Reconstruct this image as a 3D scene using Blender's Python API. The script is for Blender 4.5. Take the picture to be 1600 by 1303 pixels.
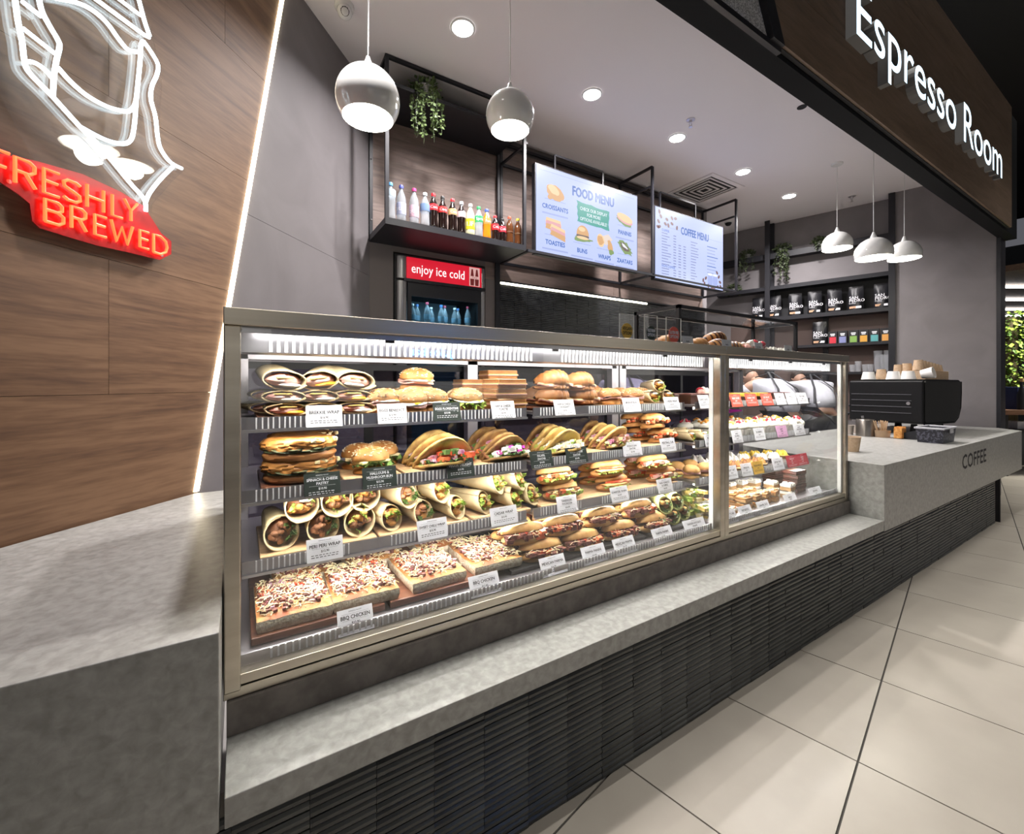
import bpy, bmesh, math, random
from math import pi, sin, cos, tan, radians as rad, sqrt, atan2
from mathutils import Vector as V, Matrix as M, noise as NZ

for o in list(bpy.data.objects):
    bpy.data.objects.remove(o)
SC = bpy.context.scene
COL = SC.collection
RN = random.Random(11)

# ------------------------------------------------------------------ camera
FPX, CX, HY, CH = 680.0, 800.0, 600.0, 1.2          # focal length and horizon in pixels of 1600x1303, camera height in metres
YAW = atan2(1887 - CX, FPX)
FW = V((cos(YAW), sin(YAW), 0)); RT = V((sin(YAW), -cos(YAW), 0)); UP = V((0, 0, 1))
cam = bpy.data.cameras.new('camera'); camo = bpy.data.objects.new('camera', cam); COL.objects.link(camo)
cam.sensor_width = 36; cam.lens = FPX / 1600 * 36; cam.shift_y = -(651.5 - HY) / 1600; cam.clip_start = .02
camo.matrix_world = M((( RT.x, 0, -FW.x, 0), (RT.y, 0, -FW.y, 0), (0, 1, 0, CH), (0, 0, 0, 1)))
SC.camera = camo

# ------------------------------------------------------------------ world, exposure, large lights
W = bpy.data.worlds.new('world'); SC.world = W; W.use_nodes = True
W.node_tree.nodes['Background'].inputs[0].default_value = (.55, .55, .62, 1)
W.node_tree.nodes['Background'].inputs[1].default_value = .17
SC.view_settings.view_transform = 'Standard'; SC.view_settings.look = 'None'
SC.view_settings.gamma = 1; SC.view_settings.use_curve_mapping = False
SC.view_settings.exposure = 0.12
SC.cycles.max_bounces = 7; SC.cycles.diffuse_bounces = 4; SC.cycles.glossy_bounces = 3
SC.cycles.transparent_max_bounces = 12; SC.cycles.transmission_bounces = 6
SC.cycles.sample_clamp_indirect = 4.0; SC.cycles.caustics_reflective = False; SC.cycles.caustics_refractive = False

def area(name, loc, sx, sy, power, col=(1, 1, 1), rot=(0, 0, 0), spread=180):
    l = bpy.data.lights.new(name, 'AREA'); l.shape = 'RECTANGLE'; l.size = sx; l.size_y = sy
    l.energy = power; l.color = col; l.spread = rad(spread)
    o = bpy.data.objects.new(name, l); COL.objects.link(o); o.location = loc; o.rotation_euler = rot
    return o

# ceiling panels over the mall walkway, in front of the shop
for i, (x, y) in enumerate([(0.5, -1.6), (3.2, -0.9), (6.2, -0.5), (9.4, -0.1)]):
    area('mall_panel_lamp', (x, y, 4.9), 1.5, .5, 22, (1, .95, .88), (0, 0, rad(11.5)), 88)
# added fill that brightens the front-facing surfaces, set where the opposite shops stand
area('opposite_fill_lamp', (3.5, -4.4, 1.9), 9, 1.9, 46, (1, .95, .88), (rad(90), 0, 0))
# linear lamps in the mall ceiling right along the shopfront
for x in (-.6, 1.2, 3.0, 4.8, 6.6, 8.4):
    area('shopfront_lamp', (x, 1.008, 4.95), 1.3, .03, 10, (1, .97, .92), (0, 0, 0), 110)

# ------------------------------------------------------------------ pixel helpers
def ray(u, v):
    return FW + RT * ((u - CX) / FPX) + UP * ((HY - v) / FPX)
def at(u, v, X=None, Y=None, Z=None, D=None):
    d = ray(u, v)
    if Y is not None: t = Y / d.y
    elif Z is not None: t = (Z - CH) / d.z
    elif X is not None: t = X / d.x
    else: t = D
    return V((d.x * t, d.y * t, CH + d.z * t))
def onplane(u, v, p, n):
    d = ray(u, v); t = (p.x * n.x + p.y * n.y) / (d.x * n.x + d.y * n.y)
    return V((d.x * t, d.y * t, CH + d.z * t))

# ------------------------------------------------------------------ materials
MT = {}
def mat(name, col=(.5, .5, .5), rough=.5, metal=0, col2=None, scale=8, ramp=(.35, .65), detail=4, bump=0, bscale=60,
        emit=0, ecol=None, spec=.5, coat=0, stretch=(1, 1, 1), trans=0, ior=1.45, sss=0, dist=0, alpha=1):
    if name in MT: return MT[name]
    m = bpy.data.materials.new(name); MT[name] = m; m.use_nodes = True
    nt = m.node_tree; b = nt.nodes['Principled BSDF']; L = nt.links
    c4 = lambda c: (c[0], c[1], c[2], 1)
    b.inputs['Base Color'].default_value = c4(col); b.inputs['Roughness'].default_value = rough
    b.inputs['Metallic'].default_value = metal; b.inputs['Specular IOR Level'].default_value = spec
    b.inputs['IOR'].default_value = ior
    if coat: b.inputs['Coat Weight'].default_value = coat; b.inputs['Coat Roughness'].default_value = .08
    if trans: b.inputs['Transmission Weight'].default_value = trans
    if alpha < 1: b.inputs['Alpha'].default_value = alpha
    if sss:
        b.inputs['Subsurface Weight'].default_value = sss; b.inputs['Subsurface Scale'].default_value = .004
    if emit:
        b.inputs['Emission Color'].default_value = c4(ecol or col); b.inputs['Emission Strength'].default_value = emit
    if col2 is not None or bump:
        tc = nt.nodes.new('ShaderNodeTexCoord'); mp = nt.nodes.new('ShaderNodeMapping')
        mp.inputs['Scale'].default_value = stretch; L.new(tc.outputs['Object'], mp.inputs[0])
    if col2 is not None:
        n = nt.nodes.new('ShaderNodeTexNoise'); n.inputs['Scale'].default_value = scale; n.inputs['Detail'].default_value = detail
        n.inputs['Distortion'].default_value = dist
        r = nt.nodes.new('ShaderNodeValToRGB'); e = r.color_ramp.elements
        e[0].position, e[1].position = ramp; e[0].color, e[1].color = c4(col), c4(col2)
        L.new(mp.outputs[0], n.inputs['Vector']); L.new(n.outputs['Fac'], r.inputs[0]); L.new(r.outputs[0], b.inputs['Base Color'])
    if bump:
        n2 = nt.nodes.new('ShaderNodeTexNoise'); n2.inputs['Scale'].default_value = bscale; n2.inputs['Detail'].default_value = 3
        bp = nt.nodes.new('ShaderNodeBump'); bp.inputs['Strength'].default_value = bump; bp.inputs['Distance'].default_value = .004
        L.new(mp.outputs[0], n2.inputs['Vector']); L.new(n2.outputs['Fac'], bp.inputs['Height']); L.new(bp.outputs[0], b.inputs['Normal'])
    return m

def glassmat(name, tint=(1, 1, 1), rough=.0, refl=.05):
    # clear pane: light passes straight through, a little is mirrored (more at grazing angles)
    if name in MT: return MT[name]
    m = bpy.data.materials.new(name); MT[name] = m; m.use_nodes = True; nt = m.node_tree; nt.nodes.clear()
    N_ = nt.nodes.new; Lk = nt.links.new
    o = N_('ShaderNodeOutputMaterial'); t = N_('ShaderNodeBsdfTransparent'); g = N_('ShaderNodeBsdfGlossy'); mx = N_('ShaderNodeMixShader')
    lw = N_('ShaderNodeLayerWeight'); lw.inputs[0].default_value = .5
    pw = N_('ShaderNodeMath'); pw.operation = 'POWER'; pw.inputs[1].default_value = 5
    ml = N_('ShaderNodeMath'); ml.operation = 'MULTIPLY_ADD'; ml.inputs[1].default_value = .6; ml.inputs[2].default_value = refl; ml.use_clamp = True
    t.inputs[0].default_value = (*tint, 1); g.inputs['Roughness'].default_value = rough
    Lk(lw.outputs['Facing'], pw.inputs[0]); Lk(pw.outputs[0], ml.inputs[0]); Lk(ml.outputs[0], mx.inputs[0])
    Lk(t.outputs[0], mx.inputs[1]); Lk(g.outputs[0], mx.inputs[2]); Lk(mx.outputs[0], o.inputs[0])
    return m

# ------------------------------------------------------------------ mesh builder
class MB:
    def __init__(s): s.v = []; s.f = []; s.m = []
    def add(s, vs, fs, m=0, T=None):
        k = len(s.v)
        s.v += [tuple(T @ V(p)) if T else tuple(p) for p in vs]
        s.f += [tuple(i + k for i in f) for f in fs]; s.m += [m] * len(fs)
        return s
    def box(s, x0, x1, y0, y1, z0, z1, m=0, T=None):
        return s.add([(x0, y0, z0), (x1, y0, z0), (x1, y1, z0), (x0, y1, z0), (x0, y0, z1), (x1, y0, z1), (x1, y1, z1), (x0, y1, z1)],
                     [(3, 2, 1, 0), (4, 5, 6, 7), (0, 1, 5, 4), (1, 2, 6, 5), (2, 3, 7, 6), (3, 0, 4, 7)], m, T)
    def prism(s, poly, z0, z1, m=0, T=None):
        n = len(poly)
        vs = [(p[0], p[1], z0) for p in poly] + [(p[0], p[1], z1) for p in poly]
        fs = [tuple(range(n))[::-1], tuple(range(n, 2 * n))] + [(i, (i + 1) % n, n + (i + 1) % n, n + i) for i in range(n)]
        return s.add(vs, fs, m, T)
    def lathe(s, prof, n=24, m=0, T=None, cap0=False, cap1=False):
        vs = []; fs = []; k = len(prof)
        for i in range(n):
            a = 2 * pi * i / n
            vs += [(r * cos(a), r * sin(a), z) for r, z in prof]
        for i in range(n):
            j = (i + 1) % n
            for q in range(k - 1): fs.append((i * k + q, j * k + q, j * k + q + 1, i * k + q + 1))
        if cap0: fs.append(tuple(i * k for i in range(n))[::-1])
        if cap1: fs.append(tuple(i * k + k - 1 for i in range(n)))
        return s.add(vs, fs, m, T)
    def tube(s, path, r, n=8, m=0, T=None, caps=True, flat=1.0):
        P = [V(p) for p in path]; vs = []; fs = []
        rr = r if isinstance(r, (list, tuple)) else [r] * len(P)
        up = None
        for i, p in enumerate(P):
            d = (P[min(i + 1, len(P) - 1)] - P[max(i - 1, 0)]).normalized()
            if up is None: up = V((0, 0, 1)) if abs(d.z) < .9 else V((0, 1, 0))
            a = d.cross(up).normalized(); b = a.cross(d); up = b
            for q in range(n):
                t = 2 * pi * q / n; vs.append(p + a * (rr[i] * cos(t)) + b * (rr[i] * sin(t) * flat))
        for i in range(len(P) - 1):
            for q in range(n):
                w = (q + 1) % n; fs.append((i * n + q, i * n + w, (i + 1) * n + w, (i + 1) * n + q))
        if caps: fs += [tuple(range(n))[::-1], tuple(range((len(P) - 1) * n, len(P) * n))]
        return s.add(vs, fs, m, T)
    def bar(s, a, b, w, m=0, h=None):
        # square bar from a to b
        a = V(a); b = V(b); d = (b - a); L = d.length; d.normalize()
        u = V((0, 0, 1)) if abs(d.z) < .9 else V((1, 0, 0))
        x = d.cross(u).normalized(); y = x.cross(d); h = h or w
        T = M(((x.x, y.x, d.x, a.x), (x.y, y.y, d.y, a.y), (x.z, y.z, d.z, a.z), (0, 0, 0, 1)))
        return s.box(-w / 2, w / 2, -h / 2, h / 2, 0, L, m, T)
    def blob(s, c, r, nu=14, nv=9, amp=.1, freq=1.0, seed=0, m=0, T=None, flat=None, power=1.0):
        vs = []; fs = []; r = r if isinstance(r, (tuple, list)) else (r, r, r)
        for j in range(nv + 1):
            ph = -pi / 2 + pi * j / nv
            for i in range(nu):
                th = 2 * pi * i / nu
                cp = abs(cos(ph)) ** power
                d = V((cp * cos(th), cp * sin(th), sin(ph)))
                k = 1 + amp * NZ.noise(d * freq * 1.7 + V((seed * 3.1, seed * 1.7, seed)))
                z = d.z * k
                if flat is not None: z = max(z, flat)
                vs.append((c[0] + r[0] * d.x * k, c[1] + r[1] * d.y * k, c[2] + r[2] * z))
        for j in range(nv):
            for i in range(nu):
                w = (i + 1) % nu; fs.append((j * nu + i, j * nu + w, (j + 1) * nu + w, (j + 1) * nu + i))
        return s.add(vs, fs, m, T)
    def chunk(s, c, r, seed=0, m=0, T=None):
        # rough little lump of 8 corners
        R = random.Random(seed); vs = []
        for x in (-1, 1):
            for y in (-1, 1):
                for z in (-1, 1):
                    vs.append((c[0] + r[0] * x * R.uniform(.6, 1.1), c[1] + r[1] * y * R.uniform(.6, 1.1), c[2] + r[2] * z * R.uniform(.6, 1.1)))
        return s.add(vs, [(0, 1, 3, 2), (4, 6, 7, 5), (0, 4, 5, 1), (2, 3, 7, 6), (0, 2, 6, 4), (1, 5, 7, 3)], m, T)
    def strip(s, path, w, up, m=0, T=None, thick=.0012):
        # ruffled ribbon along a path
        vs = []; fs = []
        for p, ww in zip(path, w):
            p = V(p); vs += [p - V(up) * ww * .5, p + V(up) * ww * .5]
        for i in range(len(path) - 1): fs.append((2 * i, 2 * i + 2, 2 * i + 3, 2 * i + 1))
        return s.add(vs, fs, m, T)
    def mesh(s, name, mats, smooth=False, angle=40):
        me = bpy.data.meshes.new(name); me.from_pydata(s.v, [], s.f)
        for mm in (mats if isinstance(mats, (list, tuple)) else [mats]): me.materials.append(mm)
        me.polygons.foreach_set('material_index', s.m)
        if smooth:
            me.polygons.foreach_set('use_smooth', [True] * len(me.polygons)); me.set_sharp_from_angle(angle=rad(angle))
        me.update()
        return me
    def build(s, name, mats, parent=None, smooth=False, bevel=0, angle=40, loc=None, rot=None):
        o = bpy.data.objects.new(name, s.mesh(name, mats, smooth, angle)); COL.objects.link(o)
        if parent is not None: o.parent = parent
        if loc is not None: o.location = loc
        if rot is not None: o.rotation_euler = rot
        if bevel:
            md = o.modifiers.new('bevel', 'BEVEL'); md.width = bevel; md.segments = 2; md.limit_method = 'ANGLE'; md.angle_limit = rad(50)
        return o

def tag(o, label, cat, group=None):
    o['label'] = label; o['category'] = cat
    if group: o['group'] = group
    return o
def thing(name, label, cat, loc=(0, 0, 0), rz=0, group=None, rot=None):
    o = bpy.data.objects.new(name, None); COL.objects.link(o); o.empty_display_size = .05
    o.location = loc; o.rotation_euler = rot or (0, 0, rz)
    return tag(o, label, cat, group)
def struct(o):
    o['kind'] = 'structure'; return o
def stuff(o):
    o['kind'] = 'stuff'; return o
def inst(name, me, parent=None, loc=(0, 0, 0), rot=(0, 0, 0), scale=None):
    o = bpy.data.objects.new(name, me); COL.objects.link(o); o.location = loc; o.rotation_euler = rot
    if parent is not None: o.parent = parent
    if scale: o.scale = scale
    return o
def kids(o): return [c for c in bpy.data.objects if c.parent == o]
def dup(root, loc, rot=None, label=None, group=None, kidlist=None):
    r = root.copy(); COL.objects.link(r); r.location = loc
    if rot is not None: r.rotation_euler = rot
    if label: r['label'] = label
    if group: r['group'] = group
    for ch in (root.children if kidlist is None else kidlist):
        c = ch.copy(); COL.objects.link(c); c.parent = r
        for g in ch.children:
            d = g.copy(); COL.objects.link(d); d.parent = c
    return r

# ------------------------------------------------------------------ lettering: glyph meshes made once from the built-in font
GL = {}
def _glyph(ch, res):
    def mk(s):
        cu = bpy.data.curves.new('g', 'FONT'); cu.body = s; cu.size = 1; cu.resolution_u = res
        o = bpy.data.objects.new('g', cu); COL.objects.link(o)
        dg = bpy.context.evaluated_depsgraph_get(); me = bpy.data.meshes.new_from_object(o.evaluated_get(dg))
        vs = [tuple(v.co) for v in me.vertices]; fs = [tuple(p.vertices) for p in me.polygons]
        bpy.data.objects.remove(o); bpy.data.curves.remove(cu); bpy.data.meshes.remove(me)
        return vs, fs
    base = max(v[0] for v in mk('l')[0])
    vs, fs = mk(ch) if ch != ' ' else ([], [])
    adv = max(v[0] for v in mk(ch + 'l')[0]) - base
    return vs, fs, adv
def glyph(ch, res=2):
    k = (ch, res)
    if k not in GL: GL[k] = _glyph(ch, res)
    return GL[k]
for _c in 'ABCDEFGHIJKLMNOPQRSTUVWXYZabcdefghijklmnopqrstuvwxyz0123456789$.,&! ': glyph(_c)
def textwidth(s, size, res=2, sx=1, space=1):
    return sum(glyph(c, res)[2] * size * sx * space for c in s)
def addtext(mb, s, size, T, m=0, align='C', res=2, sx=1, bold=0, space=1, dz=0):
    w = textwidth(s, size, res, sx, space); x = {'C': -w / 2, 'L': 0, 'R': -w}[align]
    for c in s:
        vs, fs, adv = glyph(c, res)
        offs = [(0, 0)] if not bold else [(-bold, 0), (bold, 0), (0, bold), (0, -bold)]
        for k, (ox, oy) in enumerate(offs):
            if vs: mb.add([(x + v[0] * size * sx + ox * size, v[1] * size + oy * size, dz + k * 1e-5) for v in vs], fs, m, T)
        x += adv * size * sx * space
    return mb

# ------------------------------------------------------------------ shared materials
BLACK = mat('black powder coat', (.012, .012, .016), .45)
BLACKM = mat('matt black', (.016, .016, .018), .7)
STEEL = mat('brushed steel', (.60, .55, .46), .33, 1, (.50, .45, .37), 3, stretch=(.3, 8, 8), bump=.03, bscale=40)
STEELW = mat('bright steel', (.62, .60, .62), .3, 1)
CONC = mat('concrete laminate', (.225, .222, .207), .38, 0, (.335, .332, .315), 45, (.32, .68), 12, bump=.05, bscale=220, dist=.4)
CONCW = mat('grey concrete wall panel', (.185, .170, .174), .6, 0, (.235, .217, .222), 2.6, (.3, .7), 8, bump=.03, bscale=90, dist=.8)
STONE = mat('brown grey stone', (.11, .094, .082), .5, 0, (.17, .148, .13), 30, (.35, .65), 8)
WHITEP = mat('white paint', (.86, .825, .835), .9)
WHITEG = mat('white gloss', (.8, .8, .79), .2)
WHITEC = mat('white card', (.82, .82, .86), .6)
INK = mat('black ink', (.015, .015, .018), .7)
GLASS = glassmat('clear glass', (.985, .99, .985), 0, .045)
GLASSB = glassmat('bottle plastic', (.88, .92, .95), .05, .10)
LAMPW = mat('lamp glow', (1, 1, 1), .5, emit=26, ecol=(1, .96, .86))
# ================================================================== STRUCTURE
def woodmat(name, c1, c2, c3, rough=.58, sc=1.0, axis='x'):
    if name in MT: return MT[name]
    m = bpy.data.materials.new(name); MT[name] = m; m.use_nodes = True; nt = m.node_tree; L = nt.links; b = nt.nodes['Principled BSDF']
    tc = nt.nodes.new('ShaderNodeTexCoord'); oi = nt.nodes.new('ShaderNodeObjectInfo'); ad = nt.nodes.new('ShaderNodeVectorMath')
    mu = nt.nodes.new('ShaderNodeMath'); mu.operation = 'MULTIPLY'; mu.inputs[1].default_value = 13
    L.new(oi.outputs['Random'], mu.inputs[0]); L.new(tc.outputs['Object'], ad.inputs[0]); L.new(mu.outputs[0], ad.inputs[1])
    mp = nt.nodes.new('ShaderNodeMapping'); mp.inputs['Scale'].default_value = (.9 * sc, 9 * sc, 9 * sc); L.new(ad.outputs[0], mp.inputs[0])
    n1 = nt.nodes.new('ShaderNodeTexNoise'); n1.inputs['Scale'].default_value = 1.6; n1.inputs['Detail'].default_value = 9; n1.inputs['Distortion'].default_value = 1.5
    n2 = nt.nodes.new('ShaderNodeTexNoise'); n2.inputs['Scale'].default_value = 14; n2.inputs['Detail'].default_value = 5
    L.new(mp.outputs[0], n1.inputs[0]); L.new(mp.outputs[0], n2.inputs[0])
    mx = nt.nodes.new('ShaderNodeMath'); mx.operation = 'MULTIPLY_ADD'; mx.inputs[1].default_value = .35
    L.new(n2.outputs['Fac'], mx.inputs[0])
    m2 = nt.nodes.new('ShaderNodeMath'); m2.operation = 'MULTIPLY'; m2.inputs[1].default_value = .75; L.new(n1.outputs['Fac'], m2.inputs[0])
    L.new(m2.outputs[0], mx.inputs[2])
    r = nt.nodes.new('ShaderNodeValToRGB'); e = r.color_ramp.elements; e[0].position = .38; e[1].position = .68
    e[0].color = (*c1, 1); e[1].color = (*c3, 1); k = e.new(.53); k.color = (*c2, 1)
    L.new(mx.outputs[0], r.inputs[0]); L.new(r.outputs[0], b.inputs['Base Color']); b.inputs['Roughness'].default_value = rough
    bp = nt.nodes.new('ShaderNodeBump'); bp.inputs['Strength'].default_value = .12; bp.inputs['Distance'].default_value = .002
    L.new(mx.outputs[0], bp.inputs['Height']); L.new(bp.outputs[0], b.inputs['Normal'])
    return m
WOOD = woodmat('oak laminate', (.096, .047, .024), (.152, .079, .039), (.205, .112, .058))
WOODG = woodmat('grey brown oak laminate', (.16, .115, .098), (.215, .158, .135), (.27, .2, .175))
WOODD = woodmat('dark walnut laminate', (.13, .085, .055), (.17, .115, .075), (.21, .14, .095), .5)
BOARD = woodmat('pale board wood', (.42, .25, .12), (.55, .35, .18), (.63, .43, .24), .5, 3)
BOARDD = woodmat('reddish board wood', (.10, .034, .018), (.16, .056, .030), (.21, .085, .045), .35, 3)

# ---- floor of big beige tiles laid at an angle to the counter
GROUT = mat('dark grout', (.05, .045, .04), .8)
TILE = mat('beige polished tile', (.36, .325, .28), .28, 0, (.41, .375, .325), 3, (.35, .65), 8, bump=.01, bscale=300)
fl = struct(MB().box(-4, 13, -5, 6, -.1, -.004).build('floor', GROUT))
TA = rad(11.6); ta = V((cos(TA), sin(TA))); tb = V((-sin(TA), cos(TA))); torg = V((1.667, .593)); TW_, TH_ = .547, .52
tm = MB().box(0, TW_ - .005, 0, TH_ - .006, -.006, 0).mesh('tile', TILE)
ntile = 0
for j in range(-6, 7):
    for i in range(-5, 22):
        c = torg + ta * ((i + .5) * TW_) + tb * ((j + .5) * TH_)
        if not (-1.0 < c.x < 10.5 and -1.6 < c.y): continue
        if c.y > 1.45 and c.x < 6.0: continue
        if c.y > 3.2: continue
        p = torg + ta * (i * TW_) + tb * (j * TH_)
        inst('tile', tm, fl, (p.x, p.y, 0), (0, 0, TA)); ntile += 1

struct(MB().box(-.4, 6.9, 1.35, 4.6, -.005, .001).build('floor', mat('pale vinyl floor', (.42, .40, .38), .5)))
# ---- ceiling
CZ = 3.43; YB = 3.38
ce = struct(MB().box(-.6, 7.2, 1.14, 5.2, CZ, CZ + .1).build('ceiling', WHITEP))
area_c = None
# mall ceiling far above, dark
struct(MB().box(-4, 16, -6, 6.5, 5.2, 5.3).build('ceiling', BLACKM))

# ---- left wall: oak planks to the slanted light strip, grey panels beyond
P0 = V((-.155, 2.24, 0)); DL = V((.775, .886, 0)).normalized(); NL = V((DL.y, -DL.x, 0))
TLW = M(((DL.x, 0, NL.x, P0.x), (DL.y, 0, NL.y, P0.y), (0, 1, 0, 0), (0, 0, 0, 1)))
def onleft(u, v, off=0.0):
    p = onplane(u, v, P0 + NL * off, NL); return ((p - P0).dot(DL), p.z)
sl = lambda z: -.012 + .2096 * (z - .751)
wl = struct(MB().box(-1.9, 1.75, 0, CZ, -.08, -.016).build('wall_left', mat('wall backing', (.08, .07, .06), .9))); wl.matrix_world = TLW
zj = [.70, 1.165, 1.625, 2.18, 2.738, 3.22, CZ]
for row in range(6):
    z0, z1 = zj[row], zj[row + 1]; cuts = [-1.9] + [c for c in ((-1.24, -.339) if row % 2 == 1 else (-.9, .15)) if c < sl(z0) - .12]
    for k, c in enumerate(cuts):
        last = k == len(cuts) - 1
        e0, e1 = (sl(z0), sl(z1)) if last else (cuts[k + 1], cuts[k + 1])
        g = .0007
        MB().prism([(c + g, z0 + g), (e0 - g, z0 + g), (e1 - g, z1 - g), (c + g, z1 - g)], -.016, 0).build('plank', WOOD, wl)
# light strip between oak and grey
LEDW = mat('warm led strip', (1, 1, 1), .5, emit=10, ecol=(1, .87, .60))
MB().prism([(sl(.752), .752), (sl(.752) + .021, .752), (sl(CZ) + .021, CZ), (sl(CZ), CZ)], -.012, .006).build('light_strip', LEDW, wl)
for z0, z1 in ((0, 2.02), (2.02, CZ)):
    MB().prism([(max(sl(z0) + .022, -.2), z0 + .001), (1.72, z0 + .001), (1.72, z1 - .001), (sl(z1) + .022, z1 - .001)], -.016, -.002).build('panel', mat('grey side wall panel', (.150, .137, .141), .6, 0, (.19, .175, .18), 2.6, (.3, .7), 8, bump=.03, bscale=90, dist=.8), wl)

# ---- back wall
FX0, FX1, FZ = at(620, 400, Y=YB - .03).x - .02, at(758, 400, Y=YB - .03).x + .015, 2.235      # fridge recess
mb = MB().box(.55, FX0, YB + .012, YB + .2, 0, CZ).box(FX1, 4.95, YB + .012, YB + .2, 0, CZ).box(FX0, FX1, YB + .012, YB + .2, FZ, CZ)
mb.box(FX0 - .05, FX1 + .05, YB + .70, YB + .75, 0, FZ + .1).box(FX0 - .05, FX0, YB + .2, YB + .7, 0, FZ + .1).box(FX1, FX1 + .05, YB + .2, YB + .7, 0, FZ + .1).box(FX0, FX1, YB + .2, YB + .7, FZ, FZ + .1)
bw = struct(mb.build('wall_back', mat('back wall paint', (.14, .125, .125), .8)))
pz = [2.13, 2.33, 2.53, 2.73, 2.93, 3.13]
for i, z in enumerate(pz):
    for x0, x1 in (((.8, FX0), (FX1, 3.4), (3.4, 4.95)) if z < 2.2 else ((.8, 2.6), (2.6, 4.95)) if i % 2 else ((.8, 3.4), (3.4, 4.95))):
        if z < 2.2 and x0 < 1.5: continue
        MB().box(0, x1 - x0 - .002, 0, .012, 0, .199).build('plank', WOODG, bw, loc=(x0, YB, z))
TAUPE = mat('taupe panel', (.15, .13, .125), .7)
for xa_, xb_, za_, zb_ in ((.80, FX0, 0, 2.328), (FX1, 1.93, 0, 2.128), (FX0, FX1, FZ, 2.328)):
    MB().box(xa_, xb_, YB - .004, YB + .012, za_, zb_).build('panel', TAUPE, bw)
MB().box(1.93, 1.975, YB - .02, YB + .012, 0, 2.33).build('trim_strip', BLACK, bw)
MB().box(1.975, 4.95, YB - .03, YB + .012, 2.115, 2.13).build('strip_profile', BLACK, bw)
LEDS = mat('splashback led', (1, 1, 1), .5, emit=7, ecol=(1, .95, .72))
MB().box(1.985, 3.9, YB - .026, YB - .008, 2.098, 2.115).build('light_strip', LEDS, bw)
# ribbed black splashback tiles (each rib a few pixels): one joined part
RIBM = mat('black ribbed tile', (.018, .019, .022), .35, 0, (.05, .052, .055), 14, (.4, .7))
mb = MB(); z = .9
while z < 2.09:
    x = 1.98
    while x < 4.9:
        e = RN.uniform(0, .006); mb.box(x, x + .148, YB - .012 - e, YB, z, z + .0135); x += .15
    z += .017
stuff(mb.build('ribbed_tiles', RIBM, bw))

# ---- right wall with shelf niche
RS = -.283
RP = V((6.5, 1.8, 0)); RD = V((RS, 1, 0)).normalized(); RNN = V((-RD.y, RD.x, 0))     # normal into the shop
NP = V((6.633, 2.019, 0))
TRW = M(((-RD.x, 0, RNN.x, RP.x), (-RD.y, 0, RNN.y, RP.y), (0, 1, 0, 0), (0, 0, 0, 1)))
def onright(u, v, off=0.0, niche=True):
    p = onplane(u, v, (NP if niche else RP) + RNN * off, RNN); return p
a0 = RP - RD * .66; a1 = onplane(1397, 450, RP, RNN); a1 = V((a1.x, a1.y, 0))
mb = MB(); mb.prism([(a0.x, a0.y), (a0.x + .3, a0.y + .02), (a1.x + .5, a1.y), (a1.x, a1.y)][::-1], 0, CZ)
wr = struct(mb.build('wall_right', CONCW))
e0 = a0 - RNN * .0
MB().prism([(a0.x - .006, a0.y - .03), (a0.x + .3, a0.y - .012), (a0.x + .3, a0.y + .02), (a0.x - .006, a0.y + .001)], .6, CZ + .4).build('end_post', BLACK, wr)
n0 = NP - RD * .02; n1 = NP + RD * 2.6
mb = MB(); mb.prism([(n0.x, n0.y), (n0.x + .2, n0.y), (n1.x + .2, n1.y), (n1.x, n1.y)][::-1], 0, CZ)
wn = struct(mb.build('wall_niche', CONCW))
struct(MB().box(4.7, 6.6, 4.6, 4.7, 0, CZ).build('wall_passage', CONCW))
struct(MB().box(4.95, 5.05, 3.39, 4.7, 0, CZ).build('wall_passage', CONCW))

# ---- bulkhead beam, sign fascia, mesh panel
bm = struct(MB().box(-2, 6.9, 1.06, 1.16, 2.72, 3.95).build('trim_1', mat('black beam paint', (.008, .009, .011), .75, spec=.2)))
FY = 1.05
def fas(u, v): return at(u, v, Y=FY)
mb = MB(); xl = lambda z: 2.11 - .55 * (z - 2.74)
TF = M(((1, 0, 0, 0), (0, 0, -1, FY), (0, 1, 0, 0), (0, 0, 0, 1)))     # x along the front, y up, z towards the walkway
fz = [2.745, 3.04, 3.34, 3.64, 3.93]
fb = struct(MB().prism([(xl(2.74), 2.74), (6.46, 2.74), (6.46, 3.94), (xl(3.94), 3.94)], -.005, .012, 0, TF).build('trim_2', BLACKM))
for k in range(4):
    z0, z1 = fz[k] + .001, fz[k + 1] - .001
    xs = [None, 4.6 - (k % 2) * 1.1, 6.45]
    MB().prism([(xl(z0), z0), (xs[1] - .001, z0), (xs[1] - .001, z1), (xl(z1), z1)], .012, .026, 0, TF).build('plank', WOODD, fb)
    MB().prism([(xs[1], z0), (6.45, z0), (6.45, z1), (xs[1], z1)], .012, .026, 0, TF).build('plank', WOODD, fb)
mb = MB(); mb.prism([(xl(2.74) - .10, 2.74), (xl(2.74) - .005, 2.74), (xl(3.94) - .005, 3.94), (xl(3.94) - .10, 3.94)], -.01, .03, 0, TF)
mb.prism([(-2, 2.72), (xl(2.74), 2.72), (xl(2.74), 2.745), (-2, 2.745)], -.01, .012, 0, TF)
mb.build('frame_bar', BLACK, fb)
mm = mat('grey wire mesh', (.30, .30, .29), .6, 0, (.62, .61, .60), 160, (.48, .52), 1)
MB().prism([(-2, 2.745), (xl(2.745) - .1, 2.745), (xl(3.94) - .1, 3.94), (-2, 3.94)], -.009, .004, 0, TF).build('mesh_panel', mm, fb)

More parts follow.
